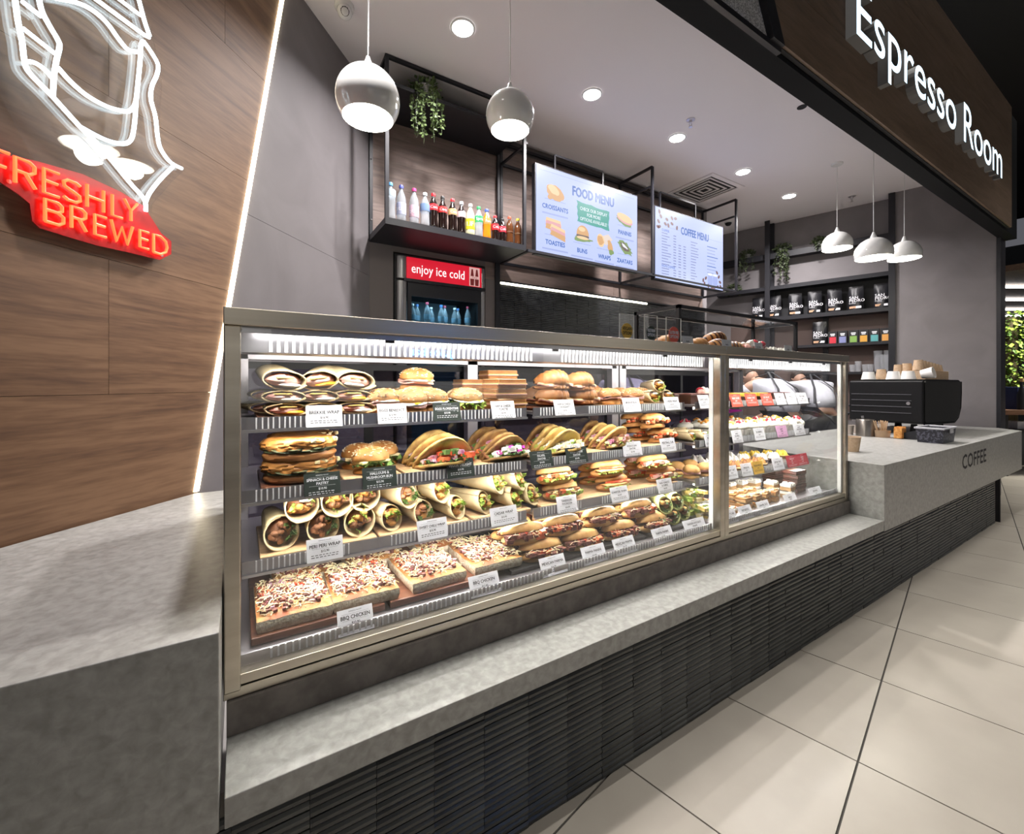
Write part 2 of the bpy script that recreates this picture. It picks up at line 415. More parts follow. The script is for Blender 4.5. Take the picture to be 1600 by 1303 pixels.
# ---- counters
lc = MB().prism([(-1.27, .952), (-.032, .952), (-.032, 2.215), (-.16, 2.215)], .385, .749).build('service_counter', CONC, bevel=.002)
tag(lc, 'grey concrete-look counter with a flat top under the oak wall and neon sign', 'counter')
ld = thing('counter_ledge', 'low concrete-look ledge running along the foot of the glass food cases', 'ledge', (0, 0, 0))
MB().box(-.024, 3.03, .952, 1.135, .385, .442).build('ledge_shelf', CONC, ld, bevel=.002)
MB().box(-.024, 3.035, 1.112, 1.135, .444, .515).build('upstand', STONE, ld)
cc = thing('coffee_counter', 'long concrete-look coffee counter with COFFEE lettering on its front', 'counter', (0, 0, 0))
MB().prism([(3.036, .952), (6.40, .952), (6.60, 1.14), (6.40, 1.98), (3.2, 1.98), (3.036, 1.4)], .38, .749).build('counter_body', CONC, cc, bevel=.002)
q0 = at(1503, 726, Y=.952); q1 = at(1541, 716, Y=.952)
mb = MB(); hgt = .105
T = M(((1, 0, 0, (q0.x + q1.x) / 2), (0, 0, -1, .9515), (0, 1, 0, .575), (0, 0, 0, 1)))
w = textwidth('COFFEE', .15); addtext(mb, 'COFFEE', .15, T, 0, 'C', 2, (q1.x - q0.x) / w, .018)
mb.build('lettering', INK, cc)

# ---- tiled kick wall under the counters
kw = struct(MB().box(-1.3, 5.61, .985, 1.05, 0, .379).build('wall_counter', mat('pale grout', (.30, .27, .23), .8)))
KT = [mat('charcoal tile %d' % i, c, .28, 0, d, 9, (.3, .7), 6, bump=.12, bscale=40, stretch=(1, 4, 4)) for i, (c, d) in enumerate([((.020, .022, .021), (.055, .058, .055)), ((.024, .026, .025), (.062, .065, .06)), ((.018, .019, .019), (.048, .05, .047))])]
PH, PW = .0192, .135
def ktile(mb, x0, z0, dep, w=PW - .0008, h=PH - .0016):
    y0 = .985 - dep
    pr = [(.985, z0), (y0 + .003, z0), (y0, z0 + .004), (y0, z0 + h - .006), (y0 + .004, z0 + h), (.985, z0 + h)]
    vs = [(x0, y, z) for y, z in pr] + [(x0 + w, y, z) for y, z in pr]; n = 6
    mb.add(vs, [tuple(range(n)), tuple(range(n, 2 * n))[::-1]] + [(i, n + i, n + (i + 1) % n, (i + 1) % n) for i in range(n)])
    return mb
kms = []
for i in range(9):
    mb = MB(); ktile(mb, 0, 0, .011 + .0012 * (i % 3)); kms.append(mb.mesh('tile', KT[i // 3]))
rest = [MB(), MB(), MB()]
for cidx in range(-9, 42):
    x = -.013 + cidx * PW
    if x + PW > 5.615 or x < -1.29: continue
    for r in range(20):
        k = RN.randrange(9)
        if 0 <= cidx < 15: inst('tile', kms[k], kw, (x, 0, r * PH + .001))
        else: ktile(rest[k // 3], x, r * PH + .001, .011 + .0012 * (k % 3))
for i, r in enumerate(rest): stuff(r.build('tile_field', KT[i], kw))
MB().box(5.595, 5.612, .955, 1.06, 0, .385).build('end_strip', BLACK, kw)

# ================================================================== DISPLAY CASES
YG = 1.126
GLINT = mat('mirrored light stripe', (.95, .95, .97), .15, emit=0)  # white bars stand in for case lights mirrored in the clear rails
RAIL = mat('price rail steel', (.42, .41, .44), .32, 1)
DKIN = mat('dark case lining', (.03, .03, .035), .4)
INST = mat('case inner steel', (.55, .53, .56), .35, 1)
LEDC = mat('case led', (1, 1, 1), .5, emit=10, ecol=(1, .97, .93))
ZS = [1.100, .915, .735]; ZD = .575; YS = 1.29; YR = 1.80
LC = (1, .955, .90)
def case(label, x0, x1, bays, left_solid, right_glass):
    c = thing('display_case', label, 'display case', (x0, YG, 0), 0)
    w = x1 - x0
    L = lambda b, n, m, **k: b.build(n, m, c, **k)
    # steel frame
    L(MB().box(0, w, -.012, .70, 1.328, 1.366), 'top_rail', STEEL, bevel=.002)
    L(MB().box(0, .032, -.006, .03, .53, 1.328), 'post', STEEL, bevel=.003)
    L(MB().box(w - .032, w, -.006, .03, .53, 1.328), 'post', STEEL, bevel=.003)
    L(MB().box(.0, w, -.004, .03, .517, .538), 'bottom_rail', STEEL, bevel=.001)
    L(MB().box(.03, w - .03, -.002, .03, .541, .563), 'glass_rail', STEEL, bevel=.001)
    L(MB().box(.032, w - .032, .008, .014, .563, 1.328), 'front_glass', GLASS)
    L(MB().box(0, w, .03, .70, .517, .55), 'base', DKIN)
    # ends
    if left_solid: L(MB().box(.002, .018, .03, .70, .55, 1.328), 'end_panel', DKIN)
    if right_glass:
        L(MB().box(w - .012, w - .006, .03, .66, .55, 1.328), 'end_glass', GLASS)
        L(MB().box(w - .05, w - .033, .012, .03, .565, 1.326), 'end_channel', mat('white channel', (.75, .76, .72), .4))
    # rear frame with sliding glass doors
    mb = MB()
    for i in range(bays + 1):
        xx = min(max(w * i / bays, .03), w - .03); mb.box(xx - .025, xx + .025, .62, .66, .55, 1.328)
    mb.box(.02, w - .02, .62, .66, 1.285, 1.328); mb.box(.02, w - .02, .62, .66, .55, .60)
    L(mb, 'rear_frame', INST, bevel=.001)
    for i in range(bays * 2):
        xa = .03 + (w - .06) * i / (bays * 2); xb = .03 + (w - .06) * (i + 1) / (bays * 2); yy = .665 + .014 * (i % 2)
        d = MB(); d.box(xa, xb, yy, yy + .008, .60, .625); d.box(xa, xb, yy, yy + .008, 1.255, 1.28); d.box(xa, xa + .02, yy, yy + .008, .625, 1.255); d.box(xb - .02, xb, yy, yy + .008, .625, 1.255)
        dd = L(d, 'sliding_door', BLACK); MB().box(xa + .02, xb - .02, yy + .002, yy + .006, .625, 1.255).build('pane', glassmat('smoked glass', (.48, .46, .54), .02, .09), dd)
    # lit header with white stripes for light mirrored in its ribs
    L(MB().box(.03, w - .03, .072, .16, 1.275, 1.326), 'header', RAIL)
    mb = MB(); xx = .09
    while xx < w - .05:
        if not any(abs(xx - w * i / bays) < .05 for i in range(1, bays)): mb.box(xx, xx + .007, .0690, .072, 1.277, 1.325)
        xx += .0165
    stuff(L(mb, 'header_glints', GLINT))
    L(MB().box(.06, w - .06, .02, .045, 1.318, 1.327), 'top_light', LEDC)
    L(MB().box(.034, w - .034, .015, .018, 1.315, 1.328), 'light_shield', RAIL)
    L(MB().box(.06, w - .06, .165, .185, 1.303, 1.327), 'rear_light', LEDC)
    for q in (.2, .5, .8): L(MB().box(w * q - .012, w * q + .012, .016, .022, 1.308, 1.328), 'glass_clip', BLACK)
    bx = w / bays
    for i in range(bays):
        sx0, sx1 = (.034 if i == 0 else bx * i + .012), (bx * (i + 1) - .018 if i < bays - 1 else w - .085 if right_glass else w - .05)
        for z in ZS:
            sh = L(MB().box(sx0, sx1, YS - YG + .004, YR - YG - .03, z - .010, z), 'shelf', INST)
            MB().box(sx0, sx1, YS - YG - .002, YS - YG + .004, z - .017, z + .015).build('price_rail', RAIL, sh)
            MB().box(sx0, sx1, YS - YG - .010, YS - YG + .006, z - .024, z - .017).build('rail_lip', STEELW, sh)
            mb = MB(); xx = sx0 + .03; skip = RN.uniform(.15, .3)
            while xx < sx1 - .02:
                if not (skip < (xx - sx0) < skip + .10): mb.box(xx, xx + .0035, YS - YG - .0045, YS - YG - .002, z - .015, z + .014)
                xx += RN.uniform(.011, .014)
            stuff(mb.build('rail_glints', GLINT, sh))  # stripes of shelf light mirrored in the rail, built as white bars
            MB().box(sx0 + .02, sx1 - .02, YS - YG + .012, YS - YG + .028, z - .022, z - .010).build('shelf_light', LEDC, sh)
            if i == 0 and left_solid:
                MB().tube([(sx0 - .006, YS - YG, z - .02), (sx0 - .012, YS - YG - .012, z + .0), (sx0 - .012, YS - YG - .012, z + .06), (sx0 - .006, YS - YG + .02, z + .075)], .004, 6).build('power_cable', BLACKM, sh)
        # slotted uprights
        L(MB().box(bx * i + .018 if i else .02, bx * i + .03 if i else .034, YR - YG - .04, YR - YG - .01, .56, 1.28), 'upright', INST)
        # deck
        sx1 = bx * (i + 1) - .006 if i < bays - 1 else w - .04
        sx0 = .03 if i == 0 else bx * i + .006
        dk = L(MB().box(sx0, sx1, .066, YR - YG, .55, ZD - .012), 'deck', INST)
        MB().box(sx0, sx1, .03, .035, .562, .588).build('price_rail', RAIL, dk)
        mb = MB(); xx = sx0 + .06
        while xx < sx1 - .02:
            mb.box(xx, xx + .0045, .0275, .030, .564, .587); xx += RN.uniform(.012, .016)
        stuff(mb.build('rail_glints', GLINT, dk))
    return c
c1 = case('long stainless steel glass food case filled with wraps, rolls and focaccia', -.03, 1.80, 2, True, False)
c2 = case('shorter stainless steel glass cake case beside the coffee counter', 1.80, 3.03, 1, False, True)
MB().box(1.768, 1.782, .03, .05, .56, 1.32).build('edge_light', mat('white edge channel', (.8, .82, .8), .4), c1)
kids_fix = [o for o in c1.children if o.name.startswith('edge_light')]
for o in kids_fix: o.location = (.03, 0, 0)
# case lamps
for x0, x1 in ((.02, .87), (.92, 1.74), (1.86, 2.96)):
    xm, w = (x0 + x1) / 2, x1 - x0
    area('case_top_lamp', (xm, YG + .034, 1.317), w, .02, 3.0 * w, LC, (rad(-6), 0, 0), 140); area('case_header_lamp', (xm, YG + .175, 1.300), w, .02, 3.4 * w, LC, (rad(10), 0, 0))
    for z in ZS: area('case_shelf_lamp', (xm, YS + .02, z - .0235), w, .014, 2.3 * w, LC, (0, 0, 0))

# ================================================================== CEILING FIXTURES
ring = MB().lathe([(.078, -.001), (.078, -.006), (.066, -.009), (.064, -.003)], 32)
rm = ring.mesh('trim_ring', WHITEG, True); dmz = MB().lathe([(.001, -.004), (.064, -.004)], 32).mesh('diffuser', mat('downlight glow', (1, 1, 1), .5, emit=30, ecol=(1, .97, .93)))
for i, (u, v) in enumerate([(723, 43), (925, 147), (1058, 215), (1161, 268), (1233, 306), (520, -450)]):  # the last downlight is added out of view to brighten the left counter
    p = at(u, v, Z=CZ)
    t = thing('downlight', 'round recessed white ceiling downlight ' + ('close to the big globe pendants', 'in front of the food menu screen', 'beside the fire sprinkler in the middle of the ceiling', 'beside the square air vent', 'closest to the three small dome pendants', 'added out of view to brighten the concrete-look counter')[i], 'ceiling light', p, 0)
    inst('trim_ring', rm, t); inst('diffuser', dmz, t)
    area('downlight_lamp', (p.x, p.y, CZ - .02), .11, .11, 42 if v > -100 else 11, (1, .95, .95), spread=138 if v > -100 else 62)
# sprinklers
for (u, v, lb) in ((1079, 190, 'small chrome fire sprinkler on the ceiling beside a downlight'), (1331, 310, 'small chrome fire sprinkler on the ceiling near the three small pendants')):
    p = at(u, v - 3, Z=CZ); t = thing('fire_sprinkler', lb, 'sprinkler', p)
    MB().lathe([(.035, 0), (.035, -.004), (.012, -.008), (.01, -.03), (.001, -.03)], 16).build('escutcheon', STEELW, t, True)
    mb = MB(); mb.tube([(-.012, 0, -.03), (-.016, 0, -.045), (0, 0, -.06)], .003, 6); mb.tube([(.012, 0, -.03), (.016, 0, -.045), (0, 0, -.06)], .003, 6); mb.lathe([(.001, -.06), (.016, -.061), (.016, -.064), (.001, -.064)], 12)
    mb.build('deflector', STEELW, t, True)
# dark speaker hole by the beam
p = at(1253, 167, Z=CZ); t = MB().lathe([(.001, -.002), (.03, -.002), (.034, -.004), (.034, 0)], 20).build('ceiling_speaker', BLACKM, None, True, loc=p)
tag(t, 'small round black grille in the ceiling close to the black beam', 'speaker')
# air vent
t = thing('ceiling_vent', 'square white ceiling air vent with dark louvres', 'vent', (0, 0, 0))
c = [at(1045, 298, Z=CZ), at(1105, 270, Z=CZ), at(1157, 295, Z=CZ)]
cx_ = (c[0].x + c[2].x) / 2; cy_ = (c[0].y + c[2].y) / 2; t.location = (cx_, cy_, CZ)
S_ = .30
mb = MB()
for k in range(1):
    mb.box(-S_, S_, -S_, -S_ + .05, -.012, 0); mb.box(-S_, S_, S_ - .05, S_, -.012, 0); mb.box(-S_, -S_ + .05, -S_ + .05, S_ - .05, -.012, 0); mb.box(S_ - .05, S_, -S_ + .05, S_ - .05, -.012, 0)
mb.build('vent_frame', WHITEP, t, bevel=.002)
MB().box(-S_ + .05, S_ - .05, -S_ + .05, S_ - .05, -.002, 0).build('dark_duct', BLACKM, t)
for k in range(4):
    a = S_ - .075 - k * .055; b = a - .018; mb = MB()
    for (xa, xb, ya, yb) in ((-a, a, -a, -b), (-a, a, b, a), (-a, -b, -b, b), (b, a, -b, b)): mb.box(xa, xb, ya, yb, -.010, -.003)
    mb.build('louvre', WHITEP, t)
# dome camera at the top left, small one near the frames
p = at(538, 8, Z=CZ); t = thing('security_camera', 'white turret security camera on the ceiling above the big pendants', 'camera', p)
MB().lathe([(.001, 0), (.055, 0), (.055, -.02), (.045, -.03), (.001, -.03)], 24).build('mount', WHITEG, t, True)
bb = MB().blob((0, 0, 0), (.042, .042, .042), 20, 14, 0).build('ball', WHITEG, t, True, loc=(.0, -.015, -.05))
MB().lathe([(.001, .041), (.022, .036), (.028, .03)], 20).build('lens', BLACK, bb, True, rot=(rad(125), 0, rad(-10)))
p = at(1138, 352, Z=CZ - .05); t = thing('security_camera', 'small dark dome camera on the ceiling behind the coffee menu frame', 'camera', (p.x, p.y, CZ))
MB().lathe([(.001, 0), (.05, 0), (.05, -.02), (.001, -.02)], 20).build('mount', WHITEG, t, True)
MB().lathe([(.042, -.02), (.04, -.035), (.028, -.052), (.001, -.06)], 20).build('dome', BLACK, t, True)

# ---- pendants
PEND = mat('pendant white glass', (.80, .80, .77), .12, coat=.6)
PIN = mat('pendant inside glow', (1, 1, 1), .5, emit=14, ecol=(1, .97, .82))
def pendant(loc, r, label, cable_top, cut=-.55, group=None, power=10, squash=1.0):
    t = thing('pendant_lamp', label, 'pendant lamp', loc, 0, group)
    pr = []
    for i in range(19):
        ph = pi / 2 - .1 - (pi / 2 - .1 - math.asin(cut)) * i / 18; pr.append((r * cos(ph), r * sin(ph) * squash))
    MB().lathe(pr, 40).build('globe_shade', PEND, t, True)
    zc = r * cut * squash; rc = pr[-1][0]
    MB().lathe([(rc, zc), (rc - .004, zc + .001), (rc - .008, zc + .012), (.001, zc + .02)], 40).build('glowing_inside', PIN, t, True)
    MB().lathe([(r * .20, r * .97 * squash), (r * .16, r * squash + .012), (r * .09, r * squash + .034), (r * .06, r * squash + .048), (.001, r * squash + .048)], 20).build('cap', PEND, t, True)
    MB().tube([(0, 0, r * squash + .055), (.002, .001, (cable_top - loc[2]) * .5), (0, 0, cable_top - loc[2] - .012)], .0028, 6).build('cable', mat('white cable', (.7, .7, .68), .5), t, True)
    MB().lathe([(.05, cable_top - loc[2]), (.05, cable_top - loc[2] - .012), (.045, cable_top - loc[2] - .018), (.001, cable_top - loc[2] - .018)], 24).build('ceiling_rose', WHITEG, t, True)
    l = bpy.data.lights.new('pendant_bulb', 'POINT'); l.energy = power; l.color = (1, .95, .82); l.shadow_soft_size = .05
    o = bpy.data.objects.new('pendant_bulb', l); COL.objects.link(o); o.location = (loc[0], loc[1], loc[2] + zc - .03)
pendant(at(575, 155, D=1.80), .128, 'large white globe pendant lamp hanging nearest the grey side wall', CZ, -.62, None, 7)
pendant(at(797, 181, D=2.32), .128, 'large white globe pendant lamp in front of the top bottle shelf corner', CZ, -.62, None, 7)
pendant(at(1308, 383, D=4.40), .132, 'small white dome pendant with a visible ceiling rose over the coffee counter', CZ, -.30, None, 2.5)
pendant(at(1365, 396, D=3.66), .132, 'small white dome pendant hanging between two others above the coffee machine', CZ, -.30, None, 2.5)
pendant(at(1413, 398, D=4.15), .130, 'small white dome pendant hanging in front of the bare grey side wall', CZ, -.30, None, 2.5)
# ================================================================== BACK WALL FRAMES, SCREENS, BOTTLES
YF = 2.93
fs = thing('bottle_shelf', 'black steel wall shelf unit holding the row of drink bottles', 'shelf', (.83, YF, 2.28))
def loc_(b, n, m, p, **k): return b.build(n, m, p, **k)
D_ = YB - YF - .006; WB_ = 1.14
MB().box(0, WB_, 0, D_, 0, .045).build('lower_board', BLACK, fs)
MB().box(.02, WB_ - .02, .02, D_, .96, .985).build('upper_board', BLACK, fs)
for x, y, z1 in ((.012, .012, 1.145), (WB_ - .012, .012, 1.145), (.012, D_ - .012, 1.145), (WB_ - .012, D_ - .012, 1.145)):
    MB().box(x - .012, x + .012, y - .012, y + .012, .045, z1).build('post', BLACK, fs)
for b in (((0, .012, 1.135), (WB_, .012, 1.135)), ((.012, .012, 1.135), (.012, D_, 1.135)), ((WB_ - .012, .012, 1.135), (WB_ - .012, D_, 1.135)), ((0, D_ - .012, 1.135), (WB_, D_ - .012, 1.135))):
    MB().bar(b[0], b[1], .022).build('top_bar', BLACK, fs)
for x, z in ((.012, .16), (.012, .62)): MB().blob((x, D_ - .026, z), .006, 8, 6, 0).build('bolt', STEELW, fs, True)
tf = thing('screen_rack', 'black square tube rack on the back wall around the two menu screens', 'rack', (0, 0, 0))
zt, zb, wb = 3.36, 2.285, .022
yb_ = YB - .016
for x in (1.99, 3.48, 4.93):
    MB().bar((x, yb_, zb), (x, yb_, zt), wb).build('post', BLACK, tf)
    MB().bar((x, YF, zt), (x, yb_, zt), wb).build('depth_bar', BLACK, tf)
    MB().bar((x, YF, zb), (x, yb_, zb), wb).build('depth_bar', BLACK, tf)
    MB().bar((x, YF + .02, 3.17), (x, yb_, 3.17), wb * .8).build('depth_bar', BLACK, tf)
    if x > 2: MB().bar((x, YF, zb), (x, YF, zt), wb).build('post', BLACK, tf)
for z in (zt, 3.17, zb): MB().bar((1.98, yb_, z), (4.94, yb_, z), wb).build('long_bar', BLACK, tf)
MB().bar((1.98, YF, zb - .0), (4.94, YF, zb - .0), wb).build('long_bar', BLACK, tf)
for xs in ((2.30, 2.86), (3.66, 4.24)):
    for x in xs: MB().bar((x, YF + .055, 2.98), (x, YF + .055, 3.17), .016).build('screen_bracket', BLACK, tf)
    MB().bar((xs[0], YF + .055, 3.17), (xs[1], YF + .055, 3.17), .016).build('screen_bracket', BLACK, tf)

SCRN = mat('screen glow', (.02, .02, .03), .3, emit=1.0, ecol=(.50, .58, .95))
def em(name, c, s=1.0): return mat('print ' + name, (.02, .02, .02), .4, emit=s, ecol=c)
BLUE = em('blue', (.015, .13, .50), .85); TEAL = em('teal', (.0, .33, .27), .9); WHT = em('white', (.8, .85, .95), 1.0)
BRD = em('bread', (.62, .33, .12)); BRD2 = em('pale bread', (.80, .56, .30)); HAM = em('ham', (.68, .33, .36)); GRN = em('green', (.17, .28, .07)); DRK = em('dark', (.10, .06, .05)); LIN = em('line', (.30, .38, .68), .9); SHD = em('card shade', (.36, .44, .80), .9); TORT = em('tortilla', (.72, .60, .52)); BEAN = em('bean', (.16, .07, .07))
def screen(x0, x1, z0, z1, label):
    t = thing('menu_screen', label, 'screen', ((x0 + x1) / 2, YF - .01, z0))
    w, h = x1 - x0, z1 - z0
    MB().box(-w / 2 - .012, w / 2 + .012, .004, .05, -.016, h + .012).build('housing', BLACK, t, bevel=.003)
    MB().box(-w / 2, w / 2, 0, .004, 0, h).build('display', SCRN, t)
    # x right, y up, z to the viewer
    T = M(((1, 0, 0, 0), (0, 0, -1, -.0006), (0, 1, 0, 0), (0, 0, 0, 1)))
    return t, w, h, T
def ell(mb, cx, cy, rx, ry, T, m=0, n=20, rot=0, dz=0, a0=0, a1=2 * pi, wob=0, seed=0):
    R = random.Random(seed); ps = []
    for i in range(n):
        a = a0 + (a1 - a0) * i / (n if a1 - a0 > 6.2 else n - 1); k = 1 + R.uniform(-wob, wob)
        x, y = rx * cos(a) * k, ry * sin(a) * k
        ps.append((cx + x * cos(rot) - y * sin(rot), cy + x * sin(rot) + y * cos(rot), dz))
    mb.add(ps, [tuple(range(n))], m, T)
# food menu
t, w, h, T = screen(2.062, 3.25, 2.285, 3.008, 'food menu screen with pictures of croissants, toasties, buns and wraps')
P2 = lambda fx, fy: ((fx - .5) * w, (1 - fy) * h)
mb = MB(); mats = [BLUE, TEAL, WHT, BRD, BRD2, HAM, GRN, DRK, LIN, SHD, TORT]
def rect(fx0, fx1, fy0, fy1, m, dz=0):
    a, b = P2(fx0, fy1), P2(fx1, fy0); mb.add([(a[0], a[1], dz), (b[0], a[1], dz), (b[0], b[1], dz), (a[0], b[1], dz)], [(0, 1, 2, 3)], m, T)
for (a, b, c, d) in ((.05, .28, .12, .52), (.05, .28, .58, .93), (.31, .52, .60, .95), (.54, .74, .62, .96), (.76, .96, .28, .60), (.76, .96, .64, .97)):
    rect(a, b, d, d + .018, 9, .0002); rect(a + .02, b - .02, d - .16, d - .155, 8, .0002)
rect(.03, .97, .045, .049, 8, .0002)
X = lambda fx: P2(fx, 0)[0]
Yy = lambda fy: P2(0, fy)[1]
def word(s, fx, fy, size, m=0, sx=1, bold=.012):
    addtext(mb, s, size, T @ M.Translation((X(fx), Yy(fy), .0006)), m, 'C', 2, sx, bold)
word('FOOD MENU', .53, .235, .115, 0, .74, .034)
for s, fx, fy in (('CROISSANTS', .165, .475), ('TOASTIES', .165, .885), ('BUNS', .415, .905), ('WRAPS', .64, .925), ('PANINIS', .86, .555), ('ZAATARS', .86, .925)): word(s, fx, fy, .054, 0, .88, .03)
R = random.Random(3); pts = []
for i in range(26):
    a = 2 * pi * i / 26; k = 1 + R.uniform(-.06, .06); pts.append((X(.53) + .19 * k * max(-1, min(1, 1.35 * cos(a))), Yy(.42) + .088 * k * max(-1, min(1, 1.5 * sin(a))) - .012 * cos(a), .0003))
mb.add(pts, [tuple(range(26))], 1, T)
for i, s in enumerate(('CHECK OUR DISPLAY', 'FOR MORE', 'OPTIONS AVAILABLE!')): word(s, .53, .385 + .062 * i, .042, 2, .8, .006)
# pictures
ell(mb, X(.165), Yy(.27), .095, .06, T, 3, 22, -.3, .0004, wob=.08); ell(mb, X(.15), Yy(.24), .06, .035, T, 4, 18, -.4, .0005, wob=.1); ell(mb, X(.12), Yy(.33), .03, .022, T, 3, 12, .4, .0005)
for k, (fx, fy, rot) in enumerate(((.15, .66, .1), (.19, .74, .25))):
    for q, (m, dy) in enumerate(((4, .03), (5, .005), (3, -.022))):
        c, s_ = cos(-rot), sin(-rot); xx, yy = X(fx), Yy(fy) + dy
        pl = [(-.085, -.018), (.085, -.018), (.07, .03), (-.08, .024)]; mb.add([(xx + a * c - b * s_, yy + a * s_ + b * c, .0004 + .0001 * q + .0003 * k) for a, b in pl], [(0, 1, 2, 3)], m, T)
x_, y_ = X(.42), Yy(.66)
ell(mb, x_, y_ - .055, .10, .025, T, 6, 24, 0, .0004, wob=.25, seed=2); ell(mb, x_, y_ - .03, .075, .022, T, 7, 18, 0, .0005); ell(mb, x_, y_ - .045, .07, .014, T, 4, 18, 0, .0006)
ell(mb, x_, y_ - .02, .072, .085, T, 3, 24, 0, .0007, 0, pi); ell(mb, x_ - .01, y_ + .03, .04, .02, T, 4, 14, 0, .0008)
mb.add([(X(.585), Yy(.66), .0004), (X(.68), Yy(.60), .0004), (X(.725), Yy(.66), .0004), (X(.655), Yy(.75), .0004)], [(3, 2, 1, 0)], 10, T)
ell(mb, X(.60), Yy(.70), .045, .06, T, 4, 18, .2, .0005); ell(mb, X(.60), Yy(.70), .035, .048, T, 3, 16, .2, .0006, wob=.2, seed=4); ell(mb, X(.70), Yy(.76), .03, .06, T, 3, 16, .35, .0006, wob=.2, seed=5); ell(mb, X(.71), Yy(.82), .03, .025, T, 6, 14, 0, .0007, wob=.3)
ell(mb, X(.86), Yy(.375), .105, .042, T, 6, 22, -.2, .0004, wob=.15, seed=3); ell(mb, X(.86), Yy(.36), .105, .035, T, 5, 22, -.2, .0005); ell(mb, X(.86), Yy(.335), .105, .036, T, 4, 22, -.2, .0006)
ell(mb, X(.86), Yy(.72), .10, .05, T, 6, 24, -.5, .0004, wob=.18, seed=8); ell(mb, X(.86), Yy(.715), .07, .03, T, 7, 18, -.5, .0005, wob=.25, seed=9); ell(mb, X(.855), Yy(.70), .04, .012, T, 2, 14, -.5, .0006, wob=.4)
stuff(mb.build('screen_print', mats, t))
# coffee menu
t, w, h, T = screen(3.515, 4.652, 2.262, 2.975, 'coffee menu screen with price columns and scattered coffee beans')
P2 = lambda fx, fy: ((fx - .5) * w, (1 - fy) * h)
mb = MB(); mats = [BLUE, LIN, BEAN, WHT, em('menu grey', (.20, .24, .48), .9), em('glass blue', (.38, .46, .86), .9)]
word('COFFEE MENU', .555, .29, .108, 0, .68, .034); rect(.75, .98, .245, .249, 1, .0002); rect(.13, .33, .245, .249, 1, .0002)
R = random.Random(5)
for fx, fy in ((.05, .06), (.07, .12), (.04, .20), (.15, .14), (.22, .10), (.22, .18), (.27, .09), (.29, .22), (.03, .28), (.17, .22), (.13, .21), (.05, .27), (.68, .90), (.72, .86), (.70, .95), (.76, .97), (.82, .99), (.86, .98), (.93, .80), (.95, .88), (.96, .95), (.91, .96), (.90, .74)): ell(mb, X(fx), Yy(fy), .025, .016, T, 2, 10, R.uniform(0, 3), .0003)
for i in range(12):
    fy = .34 + i * .04
    rect(.08, .08 + R.uniform(.07, .13), fy, fy + .011, 4, .0003)
    for fx in ((.24, .31, .38) if i > 2 else (.24,)): rect(fx, fx + .038, fy, fy + .013, 4, .0003)
for i in range(4): 
    fy = .84 + i * .038; rect(.08, .18, fy, fy + .011, 4, .0003)
    for fx in (.24, .31, .38): rect(fx, fx + .038, fy, fy + .012, 4, .0003)
addtext(mb, 'NON-COFFEE' if False else 'NON COFFEE', .034, T @ M.Translation((X(.08), Yy(.825), .0004)), 0, 'L', 2, 1, .01)
addtext(mb, 'COFFEE', .034, T @ M.Translation((X(.08), Yy(.32), .0004)), 0, 'L', 2, 1, .01)
for i in range(14):
    fy = .36 + i * .042; rect(.49, .49 + R.uniform(.06, .12), fy, fy + .011, 4, .0003)
for i in range(9):
    fy = .36 + i * .05; rect(.74, .74 + R.uniform(.10, .19), fy, fy + .012, 0 if i % 3 == 0 else 1, .0003)
for fx in (.79, .87): ell(mb, X(fx), Yy(.88), .045, .085, T, 5, 18, 0, .0003); ell(mb, X(fx), Yy(.79), .045, .014, T, 3, 16, 0, .0004)
stuff(mb.build('screen_print', mats, t))

# ---- bottles on the shelf
CAPM = {}
def capm(c): return mat('cap %.2f %.2f %.2f' % c, c, .35)
COLA = mat('cola', (.012, .006, .005), .08, coat=.5); BROWN = mat('brown tea', (.10, .035, .012), .1, coat=.5); ORNG = mat('orange drink', (.75, .22, .01), .15, coat=.5)
LEMN = mat('lemon drink', (.62, .60, .38), .15, coat=.4); WATR = mat('clear bottle', (.50, .54, .58), .1, coat=.5, alpha=.45)
PLAS = mat('bottle neck', (.45, .48, .5), .1, coat=.5, alpha=.5)
def bottle(loc, h, r, liquid, cap, labelc, name, label, group=None, lz=(.45, .62), word_=None, wordc=WHITEC):
    t = thing(name, label, 'bottle', loc, RN.uniform(-.2, .2), group)
    pr = [(.001, 0), (r * .8, 0), (r * .97, h * .03), (r, h * .12), (r * .9, h * .32), (r * .93, h * .42), (r, h * .5), (r * .98, h * .62), (r * .8, h * .73), (r * .45, h * .84), (r * .38, h * .88)]
    MB().lathe(pr, 20).build('body', liquid, t, True)
    MB().lathe([(r * .38, h * .875), (r * .37, h * .93)], 14).build('neck', PLAS, t, True)
    MB().lathe([(r * .46, h * .915), (r * .47, h * .985), (r * .42, h), (.001, h)], 16).build('cap', capm(cap), t, True)
    rl = r * 1.025
    lb = MB().lathe([(rl * .97, h * lz[0]), (rl, h * (lz[0] + .03)), (rl, h * (lz[1] - .03)), (rl * .99, h * lz[1])], 20).build('label_band', mat('label %.2f %.2f %.2f' % labelc, labelc, .4), t, True)
    if word_:
        mb = MB(); s = h * (lz[1] - lz[0]) * .62; n = len(word_); x = 0; W_ = textwidth(word_, s)
        for c in word_:
            vs, fs_, adv = glyph(c)
            if vs: mb.add([((rl + .0006) * sin((x + q[0] * s - W_ / 2) / rl), -(rl + .0006) * cos((x + q[0] * s - W_ / 2) / rl), q[1] * s + h * (lz[0] + lz[1]) / 2 - s * .33) for q in vs], fs_)
            x += adv * s
        mb.build('label_print', wordc, lb)
    return t
zsh = 2.28 + .045; RED = (.62, .02, .03)
